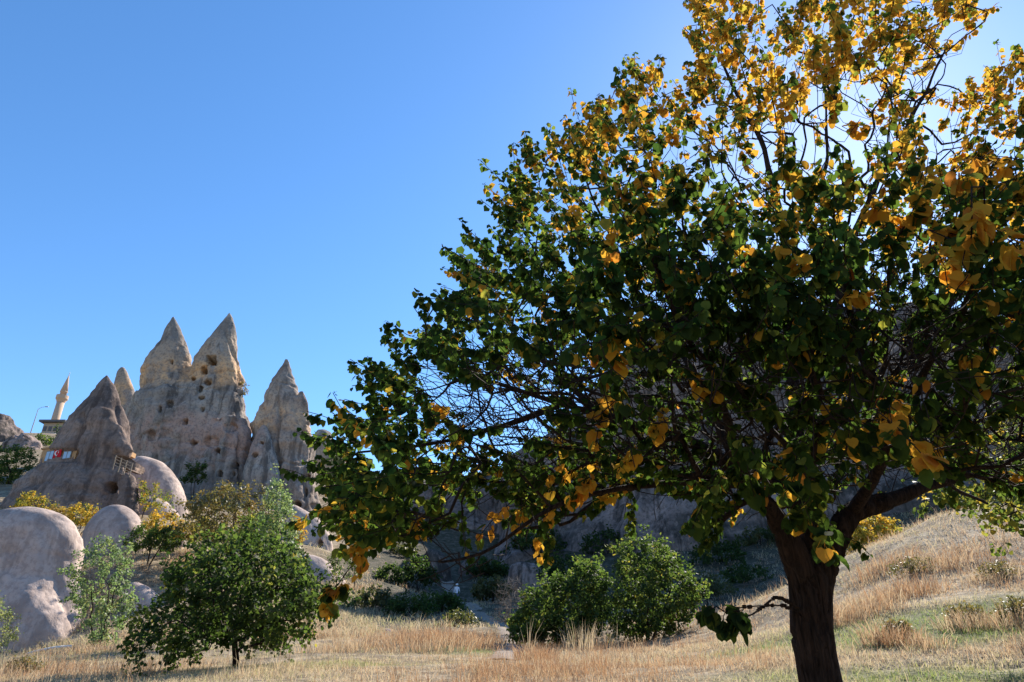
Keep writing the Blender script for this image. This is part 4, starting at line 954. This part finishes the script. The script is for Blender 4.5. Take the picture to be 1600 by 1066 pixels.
plant('poplar', 'slim pale green poplar standing behind the round apricot tree', 'tree', (432, 905, 27), [[(406, 820), (414, 785), (432, 752), (446, 775), (460, 815), (462, 860), (448, 890), (412, 885)]], 27, .8, 200, 22, .10, .5, 'leaf_pale', .06, .2, seed=3)
plant('bush', 'broad brownish green bush below the twin-peaked massif', 'bush', (360, 862, 46), [[(282, 826), (300, 785), (340, 768), (362, 757), (392, 770), (425, 800), (430, 840), (330, 850)]], 46, 2.0, 300, 26, .16, .5, 'leaf_brown', .1, .35, seed=4, stems=3)
plant('umbrella_tree', 'small umbrella shaped green tree with bent thin stems', 'tree', (230, 882, 45), [[(199, 850), (212, 832), (240, 824), (268, 830), (284, 848), (262, 858), (220, 860)]], 45, 1.3, 130, 26, .14, .3, 'leaf_far', .07, .28, seed=5, stems=2)
plant('yellow_tree', 'bright yellow topped tree right behind the small umbrella tree', 'tree', (262, 872, 49), [[(226, 822), (242, 806), (268, 806), (284, 822), (280, 846), (240, 840)]], 49, 1.0, 90, 24, .15, .92, 'leaf_far', .06, .28, seed=6)
plant('young_tree', 'small yellow green tree in front of the pale domes beside cave house', 'tree', (222, 802, 61), [[(216, 780), (224, 756), (242, 760), (262, 772), (268, 790), (246, 796), (230, 794)]], 61, 1.0, 80, 16, .16, .68, 'leaf_far', .06, .3, seed=7)
Yb = 'yellow bushes beside the cave house'
plant('bush', 'yellow green bush at the left foot of the cave house', 'bush', (55, 806, 54), [[(18, 804), (28, 784), (50, 774), (72, 784), (90, 798), (80, 806)]], 54, .9, 120, 20, .15, .82, 'leaf_far', .05, .28, Yb, seed=8, stems=3)
plant('bush', 'golden bush between the pink outcrop and the rounded lilac dome', 'bush', (120, 822, 51), [[(92, 812), (105, 800), (130, 792), (148, 800), (142, 818), (108, 822)]], 51, .8, 110, 20, .14, .9, 'leaf_far', .05, .26, Yb, seed=9, stems=3)
plant('bush', 'reddish brown bush just above the golden bush', 'bush', (92, 808, 53), [[(76, 806), (84, 794), (98, 797), (102, 808)]], 53, .6, 40, 16, .14, .85, 'leaf_brown', .04, .24, seed=10, stems=2)
plant('bush', 'green bush on the slope under the hilltop crag', 'bush', (15, 760, 80), [[(-30, 735), (-10, 706), (22, 702), (52, 708), (48, 728), (22, 750), (-20, 764)]], 80, 2.2, 200, 22, .24, .45, 'leaf_far', .1, .45, seed=11, stems=3)
plant('bush', 'dark green bush growing at the foot of the massif wall', 'bush', (305, 760, 84), [[(288, 750), (294, 730), (310, 724), (324, 736), (320, 752)]], 84, .9, 70, 20, .22, .25, 'leaf_far', .07, .4, seed=12, stems=2)
plant('bush', 'small green shrub clinging to the right edge of the massif', 'bush', (378, 622, 94), [[(373, 620), (375, 600), (386, 598), (388, 610), (380, 622)]], 94, .4, 30, 14, .2, .5, 'leaf_brown', .05, .3, seed=13)
plant('bush', 'dark bush in the hollow right of the slim poplar', 'bush', (457, 905, 40), [[(440, 890), (446, 862), (464, 856), (478, 872), (478, 892), (460, 900)]], 40, .8, 80, 22, .14, .12, 'leaf_far', .05, .26, seed=14, stems=2)
plant('bush', 'golden shrub between slim poplar and dome with cave hole', 'bush', (464, 846, 58), [[(456, 842), (458, 818), (468, 814), (474, 830), (470, 846)]], 58, .5, 40, 16, .16, .85, 'leaf_far', .04, .28, seed=15)
plant('bush', 'yellowish shrub left of the broad brownish bush', 'bush', (312, 846, 50), [[(290, 842), (296, 822), (320, 812), (336, 824), (330, 842)]], 50, .8, 80, 18, .15, .78, 'leaf_far', .05, .26, seed=16, stems=2)
plant('leafy_tree', 'low bushy green tree left of its taller round twin', 'tree', (848, 1012, 25), [[(806, 998), (812, 962), (834, 932), (862, 908), (895, 890), (925, 886), (944, 910), (946, 960), (940, 988), (900, 998), (850, 992)]], 25, 1.6, 380, 26, .125, .32, 'leaf_far', .08, .24, seed=17, stems=2)
plant('leafy_tree', 'taller round green tree at the edge of the shaded valley', 'tree', (1012, 1004, 27), [[(966, 985), (962, 905), (970, 862), (990, 842), (1024, 852), (1062, 882), (1086, 920), (1084, 955), (1050, 985), (1000, 994)]], 27, 1.6, 380, 26, .125, .36, 'leaf_far', .08, .24, seed=18, stems=2)
plant('bare_shrub', 'leafless grey twiggy shrub beside the low bushy green tree', 'shrub', (800, 990, 31), [[(766, 975), (770, 930), (788, 905), (818, 908), (836, 935), (832, 975)]], 31, 1.0, 150, 0, .1, .5, 'leaf_far', .03, .22, seed=19, stems=4, twig='grey_twig', leafy=False)
plant('yellow_tree', 'golden shrub behind the grassy crest beside the apricot trunk', 'tree', (1366, 880, 36), [[(1326, 862), (1338, 824), (1370, 812), (1398, 826), (1402, 850), (1370, 866)]], 36, 1.2, 150, 22, .16, .92, 'leaf_far', .06, .28, seed=20, stems=2)
plant('apricot_tree', 'yellow green apricot tree on the slope beyond the main tree right side', 'tree', (1668, 880, 11.5), [[(1460, 790), (1480, 700), (1560, 660), (1700, 620), (1820, 680), (1840, 800), (1700, 840), (1600, 832), (1540, 800)]], 11.5, 1.5, 420, 14, .085, .58, 'leaf_far', .08, .2, seed=21, tmpl='leaf')
plant('apricot_tree', 'sunlit yellow green tree glimpsed through the main tree branches', 'tree', (1090, 985, 36), [[(960, 800), (1000, 740), (1060, 700), (1130, 720), (1200, 740), (1210, 800), (1110, 820)]], 36, 2.0, 10, 10, .14, .6, 'leaf_far', .08, .24, seed=22) if False else None
for k, (px_, py_, Y_, w_, h_, lab) in enumerate([
    (525, 935, 50, 10, 62, 'thin young tree on the pale slab edge below the cave dome'), (553, 925, 54, 12, 70, 'second thin young tree standing where the valley shade begins')]):
    plant('young_tree', lab, 'tree', (px_, py_, Y_), [[(px_ - w_, py_ - h_ * .4), (px_ - w_ * .7, py_ - h_), (px_ + w_ * .4, py_ - h_ * 1.1), (px_ + w_, py_ - h_ * .5)]], Y_, .5, 50, 12, .14, .3, 'leaf_far', .05, .26, seed=30 + k)
SG = 'dark shrubs in the shaded valley'
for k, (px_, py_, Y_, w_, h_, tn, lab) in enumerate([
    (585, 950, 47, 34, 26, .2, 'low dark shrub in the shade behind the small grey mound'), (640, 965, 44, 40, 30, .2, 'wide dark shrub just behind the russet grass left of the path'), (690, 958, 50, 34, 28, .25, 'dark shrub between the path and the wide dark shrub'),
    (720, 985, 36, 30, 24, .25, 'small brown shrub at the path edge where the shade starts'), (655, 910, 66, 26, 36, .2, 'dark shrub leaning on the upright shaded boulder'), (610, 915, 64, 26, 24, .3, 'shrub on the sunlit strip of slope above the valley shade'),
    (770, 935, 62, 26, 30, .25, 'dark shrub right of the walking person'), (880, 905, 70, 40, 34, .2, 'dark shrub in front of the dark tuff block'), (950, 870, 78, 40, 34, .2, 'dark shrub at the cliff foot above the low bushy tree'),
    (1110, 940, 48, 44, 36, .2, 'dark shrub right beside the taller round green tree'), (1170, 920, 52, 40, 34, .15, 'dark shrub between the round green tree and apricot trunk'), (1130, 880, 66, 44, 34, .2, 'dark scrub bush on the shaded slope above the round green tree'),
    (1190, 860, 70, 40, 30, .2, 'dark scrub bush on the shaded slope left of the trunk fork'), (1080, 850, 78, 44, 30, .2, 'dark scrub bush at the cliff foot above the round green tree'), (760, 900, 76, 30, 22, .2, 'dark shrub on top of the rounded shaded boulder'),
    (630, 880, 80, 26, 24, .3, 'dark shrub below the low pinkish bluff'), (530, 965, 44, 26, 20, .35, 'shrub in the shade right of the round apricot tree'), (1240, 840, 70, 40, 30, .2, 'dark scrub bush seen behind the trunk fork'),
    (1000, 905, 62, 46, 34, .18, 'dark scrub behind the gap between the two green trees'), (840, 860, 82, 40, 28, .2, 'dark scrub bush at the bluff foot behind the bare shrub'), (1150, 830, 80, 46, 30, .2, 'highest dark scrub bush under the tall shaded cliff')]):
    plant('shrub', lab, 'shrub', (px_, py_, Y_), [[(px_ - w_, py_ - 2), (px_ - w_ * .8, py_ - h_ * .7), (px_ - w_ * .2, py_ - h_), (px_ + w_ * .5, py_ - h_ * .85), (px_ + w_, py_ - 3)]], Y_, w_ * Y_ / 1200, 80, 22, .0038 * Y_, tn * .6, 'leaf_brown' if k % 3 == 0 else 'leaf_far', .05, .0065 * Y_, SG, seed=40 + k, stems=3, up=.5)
plant('bush', 'pale yellow green weedy bush left of the huge pink outcrop foot', 'bush', (2, 1022, 27), [[(-30, 1018), (-22, 965), (-5, 940), (14, 955), (24, 985), (20, 1018)]], 27, .6, 110, 16, .07, .75, 'leaf_pale', .02, .16, seed=84, stems=4, twig='grey_twig', up=.8)
DW = 'low dry bushes on the grassy slope'
for k, (px_, py_, w_, h_, lab) in enumerate([(1425, 900, 36, 26, 'grey brown dry bush on the slope below the golden shrub'), (1560, 905, 34, 22, 'dry bush high on the slope under the hanging right branches'), (1590, 972, 34, 30, 'dark dry bush beside the green grass patch'),
                                             (1510, 972, 30, 20, 'small dry bush above the green grass patch'), (1402, 992, 14, 14, 'tiny dark dry tuft between trunk and green grass patch'),
    (40, 1052, 26, 20, 'dark low weed in front of the white pipe')]):
    q = gpix(px_, py_); Y_ = q[1]
    plant('dry_bush', lab, 'bush', (px_, py_, Y_), [[(px_ - w_, py_ - 1), (px_ - w_ * .7, py_ - h_ * .8), (px_ + w_ * .1, py_ - h_), (px_ + w_ * .8, py_ - h_ * .7), (px_ + w_, py_ - 1)]], Y_, w_ * Y_ / 1300, 90, 14, .05, .45, 'leaf_brown', .012, .10, DW, seed=70 + k, stems=4, twig='grey_twig', up=.7)

plant('bush', 'green bush below the mosque shed on the hilltop slope', 'bush', (62, 700, 118), [[(46, 700), (50, 686), (66, 682), (80, 690), (76, 702)]], 118, 1.6, 60, 20, .34, .3, 'leaf_far', .1, .6, seed=81, stems=2)
plant('bush', 'dark green bush against the upper left flank of the cave house', 'bush', (104, 690, 90), [[(88, 690), (92, 672), (104, 664), (116, 674), (112, 690)]], 90, 1.2, 60, 20, .26, .2, 'leaf_far', .1, .5, seed=82, stems=2)
plant('tree', 'yellow green tree between the slim poplar and round apricot tree', 'tree', (392, 880, 30), [[(368, 850), (376, 822), (396, 808), (414, 824), (416, 852), (392, 862)]], 30, .8, 100, 22, .11, .55, 'leaf_far', .05, .22, seed=83)

# ------------------------------------------------------------------ person on the valley path
def person():
    q = at(713, 946, 66); x0, y0 = q[0], q[1]; z0 = gz(x0, y0) + .03
    root = thing('person', 'person in white cap and white shirt walking on the shaded path', 'person', loc=(x0, y0, z0))
    J = {'pel': (0, 0, .95), 'spi': (0, .01, 1.15), 'che': (0, .02, 1.35), 'nek': (0, .01, 1.52), 'hea': (0, -.01, 1.63), 'crn': (0, 0, 1.74),
         'lhi': (.1, 0, .9), 'lkn': (.11, -.10, .5), 'lan': (.11, -.12, .08), 'lto': (.12, -.27, .04), 'rhi': (-.1, 0, .9), 'rkn': (-.11, .02, .5), 'ran': (-.11, .2, .1), 'rto': (-.12, .08, .04),
         'lsh': (.19, .02, 1.43), 'lel': (.25, .06, 1.15), 'lwr': (.26, -.08, .93), 'lha': (.26, -.13, .85), 'rsh': (-.19, .02, 1.43), 'rel': (-.25, .05, 1.15), 'rwr': (-.26, -.05, .92), 'rha': (-.26, -.09, .84)}
    Rr = {'pel': .15, 'spi': .13, 'che': .16, 'nek': .06, 'hea': .095, 'crn': .08, 'lhi': .1, 'lkn': .07, 'lan': .05, 'lto': .04, 'rhi': .1, 'rkn': .07, 'ran': .05, 'rto': .04, 'lsh': .075, 'lel': .05, 'lwr': .035, 'lha': .04, 'rsh': .075, 'rel': .05, 'rwr': .035, 'rha': .04}
    E = [('pel', 'spi'), ('spi', 'che'), ('che', 'nek'), ('nek', 'hea'), ('hea', 'crn'), ('pel', 'lhi'), ('lhi', 'lkn'), ('lkn', 'lan'), ('lan', 'lto'), ('pel', 'rhi'), ('rhi', 'rkn'), ('rkn', 'ran'), ('ran', 'rto'), ('che', 'lsh'), ('lsh', 'lel'), ('lel', 'lwr'), ('lwr', 'lha'), ('che', 'rsh'), ('rsh', 'rel'), ('rel', 'rwr'), ('rwr', 'rha')]
    ks = list(J); me = bpy.data.meshes.new('body'); me.from_pydata([J[k] for k in ks], [(ks.index(a), ks.index(b)) for a, b in E], [])
    o = bpy.data.objects.new('tmp', me); COL.objects.link(o)
    o.modifiers.new('s', 'SKIN')
    if not me.skin_vertices: 
        bm = bmesh.new(); bm.from_mesh(me); bm.verts.layers.skin.verify(); bm.to_mesh(me); bm.free()
    for k, sv in zip(ks, me.skin_vertices[0].data): sv.radius = (Rr[k], Rr[k] * .85); sv.use_root = (k == 'pel')
    o.modifiers.new('d', 'SUBSURF').levels = 2
    dg = bpy.context.evaluated_depsgraph_get(); me2 = bpy.data.meshes.new_from_object(o.evaluated_get(dg)); bpy.data.objects.remove(o)
    t = NT('person_clothes'); z = t.n('ShaderNodeSeparateXYZ', {0: t.n('ShaderNodeTexCoord').outputs['Object']}).outputs[2]
    c = t.ramp(t.math('DIVIDE', z, 1.8), [(0.0, (.05, .05, .06)), (.05, (.10, .11, .16)), (.53, (.75, .76, .8)), (.845, (.40, .26, .19)), (1.0, (.40, .26, .19))], 'CONSTANT')
    me2.materials.clear(); me2.materials.append(t.out(t.princ(c, .8, .2))); me2.polygons.foreach_set('use_smooth', [True] * len(me2.polygons))
    obj('body', me2, root)
    m = MB(); m.lathe((0, -.005, 1.66), [(.125, 0), (.128, .05), (.11, .11), (.06, .15), (.01, .16)], 18); m.box((0, -.16, 1.672), (.16, .12, .015)); obj('cap', m.mesh('cap', M['white'], True), root)
person()

# ------------------------------------------------------------------ grass
def blades(pos, h, wd, lean, tint, bend=.5):
    """pos (N,3) root, h height, wd width, lean (N,2) horizontal drift as share of height"""
    n = len(pos); a = RNG.uniform(0, 2 * np.pi, n); s = np.stack([np.cos(a), np.sin(a), np.zeros(n)], -1) * wd[:, None] / 2
    l3 = np.column_stack([lean, np.zeros(n)]) * h[:, None]; up = np.zeros((n, 3)); up[:, 2] = h
    m_ = pos + l3 * .3 + up * .55; t_ = pos + l3 + up * np.clip(1 - (lean ** 2).sum(1) * .35, .35, 1)[:, None]
    V = np.stack([pos - s, pos + s, m_ + s * .7, m_ - s * .7, t_], 1).reshape(-1, 3); o_ = (np.arange(n) * 5)[:, None]
    return V, (np.array([[0, 1, 2, 3]]) + o_), (np.array([[3, 2, 4]]) + o_), np.repeat(tint, 5)
def tufts(n, Y0, Y1, px0, px1, per, power=1.0):
    u = RNG.uniform(0, 1, n); Y = Y0 * (Y1 / Y0) ** (u ** power); px = RNG.uniform(px0, px1, n)
    x = (px - 800) / FPX * Y * 1.08; return x, Y
def path_dist(x, y):
    d = np.full(len(x), 1e9)
    for a in range(0, 160, 3): d = np.minimum(d, np.hypot(x - PATHXY[a, 0], y - PATHXY[a, 1]))
    return d
gv, g4, g3, gt = [], [], [], []; goff = 0
def add_grass(x, y, per, hmean, wmul, rnd=.5, tall=False):
    global goff
    P = np.column_stack([x, y, ground(x, y)]); gr, wi, so = regions(P)
    bald = fbm(P * np.array([.75, .75, 0]), 3, 77) + RNG.normal(0, .10, len(x))
    keep = (bald + .5 * gr > -.22) & (path_dist(x, y) + RNG.normal(0, .15, len(x)) > .30 + .008 * y) & (so < .35)
    P, gr, wi = P[keep], gr[keep], wi[keep]
    nz = fbm(P * np.array([.5, .5, 0]), 3, 51); nz2 = fbm(P * np.array([.18, .18, 0]), 3, 61); dist = np.hypot(P[:, 0], P[:, 1])
    h0 = hmean * np.clip(.85 + 1.3 * nz, .3, 2.2) * (1 - .25 * gr)
    if tall:
        k2 = (nz2 + .7 * nz + RNG.normal(0, .12, len(nz)) > .16) & (gr + RNG.normal(0, .18, len(gr)) < .3); P, gr, wi, nz, nz2, dist, h0 = P[k2], gr[k2], wi[k2], nz[k2], nz2[k2], dist[k2], h0[k2]
    n = len(P); tb = np.clip(.57 + .42 * nz2 + .15 * nz + RNG.normal(0, .14, n) + (.20 if tall else 0), .33, 1); tb = tb * (1 - gr) + gr * np.clip(.10 + RNG.normal(0, .1, n), 0, .4)
    ln = RNG.normal(0, .3, (n, 2))
    R_ = np.repeat(np.arange(n), per); m_ = len(R_)
    pos = P[R_] + np.column_stack([RNG.normal(0, 1, (m_, 2)) * (.05 + .0035 * dist[R_])[:, None], np.full(m_, -.02)])
    h = h0[R_] * RNG.uniform(.5, 1.25, m_); wd = (.0035 + .00042 * dist[R_]) * wmul * RNG.uniform(.7, 1.3, m_)
    V, a4, a3, tn = blades(pos, h, wd, ln[R_] + RNG.normal(0, .75 if not tall else .30, (m_, 2)), np.clip(tb[R_] + RNG.normal(0, .07, m_), 0, 1))
    gv.append(V); g4.append(a4 + goff); g3.append(a3 + goff); gt.append(tn); goff += len(V)
x, y = tufts(39000, 6.5, 31, -80, 1720, 7); add_grass(x, y, 6, .115, 1.0)
x, y = tufts(6500, 9, 31, -80, 1720, 6); add_grass(x, y, 5, .34, .75, tall=True)
x, y = tufts(9000, 28, 62, -120, 620, 7); add_grass(x, y, 7, .34, 1.3)
x, y = tufts(4000, 31, 75, 500, 1450, 6); add_grass(x, y, 6, .4, 1.3)
V = np.concatenate(gv)
obj('dry_grass', mesh_np('dry_grass', V, [np.concatenate(g4), np.concatenate(g3)], M['grass'], True, {'tint': np.concatenate(gt)}), kind='stuff', label='dry straw coloured grass with green patches covering the ground', category='grass')

CG = 'tall dry grass clumps on the field and slope'
def clump(name, px_, py_, Y_, h, wdt, n, tint, label, group=None, cat='grass clump', stiff=.34):
    if stiff == .34: h *= .68; wdt *= 1.25
    q = at(px_, py_, Y_); q[2] = gz(q[0], q[1])
    pos = np.column_stack([np.clip(RNG.normal(0, wdt, n), -1.6 * wdt, 1.6 * wdt), np.clip(RNG.normal(0, wdt * .7, n), -1.1 * wdt, 1.1 * wdt), np.full(n, 0.0)])
    pos[:, 2] = ground(pos[:, 0] + q[0], pos[:, 1] + q[1]) - q[2] - .03
    lean = pos[:, :2] / (wdt * 4) + RNG.normal(0, stiff, (n, 2))
    V, a4, a3, tn = blades(pos, h * RNG.uniform(.45, 1.15, n), np.full(n, .004 + .0005 * Y_) * RNG.uniform(.7, 1.3, n), lean, np.clip(tint + RNG.normal(0, .1, n), 0, 1))
    o = obj(name, mesh_np(name, V, [a4, a3], M['grass'], True, {'tint': tn}), label=label, category=cat); o.location = q
    if group: o['group'] = group
    return o
for (a, b, y_, h, wdt, n, tn, lab) in [
    (1405, 995, 12.0, .55, .16, 260, .95, 'dark russet grass clump beside the tiny dark dry tuft'), (1370, 1000, 12.2, .75, .12, 200, .8, 'narrow tall grass clump between trunk and dark russet clump'), (1445, 1015, 11.6, .45, .18, 240, .8, 'short russet grass clump just behind the dark soil scar'),
    (1300, 1005, 15, .8, .3, 420, .85, 'tall russet grass right behind the apricot trunk'), (1345, 960, 15.5, .9, .35, 420, .85, 'tall russet grass clump on the slope just right of the trunk'), (1420, 930, 16.5, .8, .35, 420, .92, 'rust brown grass clump below the grey brown dry bush'),
    (1510, 985, 12.6, .6, .2, 300, .75, 'straw grass clump at the lower edge of the green patch'), (1590, 985, 12.4, .65, .25, 340, .8, 'straw grass clump in front of the dark dry bush'), (1380, 890, 21, .9, .5, 420, .9, 'tall russet grass on the crest beside the golden shrub'),
    (1470, 900, 19, .8, .4, 380, .85, 'russet grass clump halfway up the slope right of the dry bush'), (1560, 905, 16.5, .6, .3, 320, .7, 'pale grass clump under the highest dry bush on slope'),
    (640, 1012, 23, .8, .6, 520, .95, 'russet grass clump in front of the small grey mound'), (700, 1010, 23.5, .9, .7, 600, .95, 'tallest russet grass clump edging the valley shade'), (735, 1016, 22.5, .8, .5, 420, .88, 'russet grass clump right at the left edge of the footpath'),
    (580, 1016, 22, .7, .6, 420, .8, 'straw grass clump left of the small grey mound'), (520, 1022, 21, .6, .5, 360, .78, 'straw grass clump just right of the round apricot tree'), (670, 1022, 21, .7, .6, 500, .85, 'broad russet grass clump before the tallest russet one')]:
    clump('grass_clump', a, b, y_, h, wdt, n, tn, lab, CG)
clump('grass_clump', 836, 1030, 17.5, .65, .22, 360, .98, 'single rusty brown grass clump right of the footpath')
clump('grass_clump', 825, 1015, 19.5, 1.0, .08, 16, .7, 'few very tall pale grass stalks beside the low bushy tree', stiff=.06)
clump('weed', 908, 1010, 22, .85, .30, 110, .66, 'tall pale dry weed in front of the two green trees', cat='weed', stiff=.18)
clump('weed', 940, 1004, 23, .7, .28, 90, .66, 'shorter pale dry weed beside the tallest pale weed', cat='weed', stiff=.18)
clump('grass_clump', 12, 1052, 20, .8, .45, 420, .62, 'shaggy dry grass clump left of the outcrop foot')
clump('grass_clump', 125, 1040, 24, .55, .6, 420, .85, 'russet grass clump under the pale sapling')
clump('grass_clump', 180, 1038, 24, .65, .6, 420, .8, 'dry grass clump between the sapling and round apricot tree')
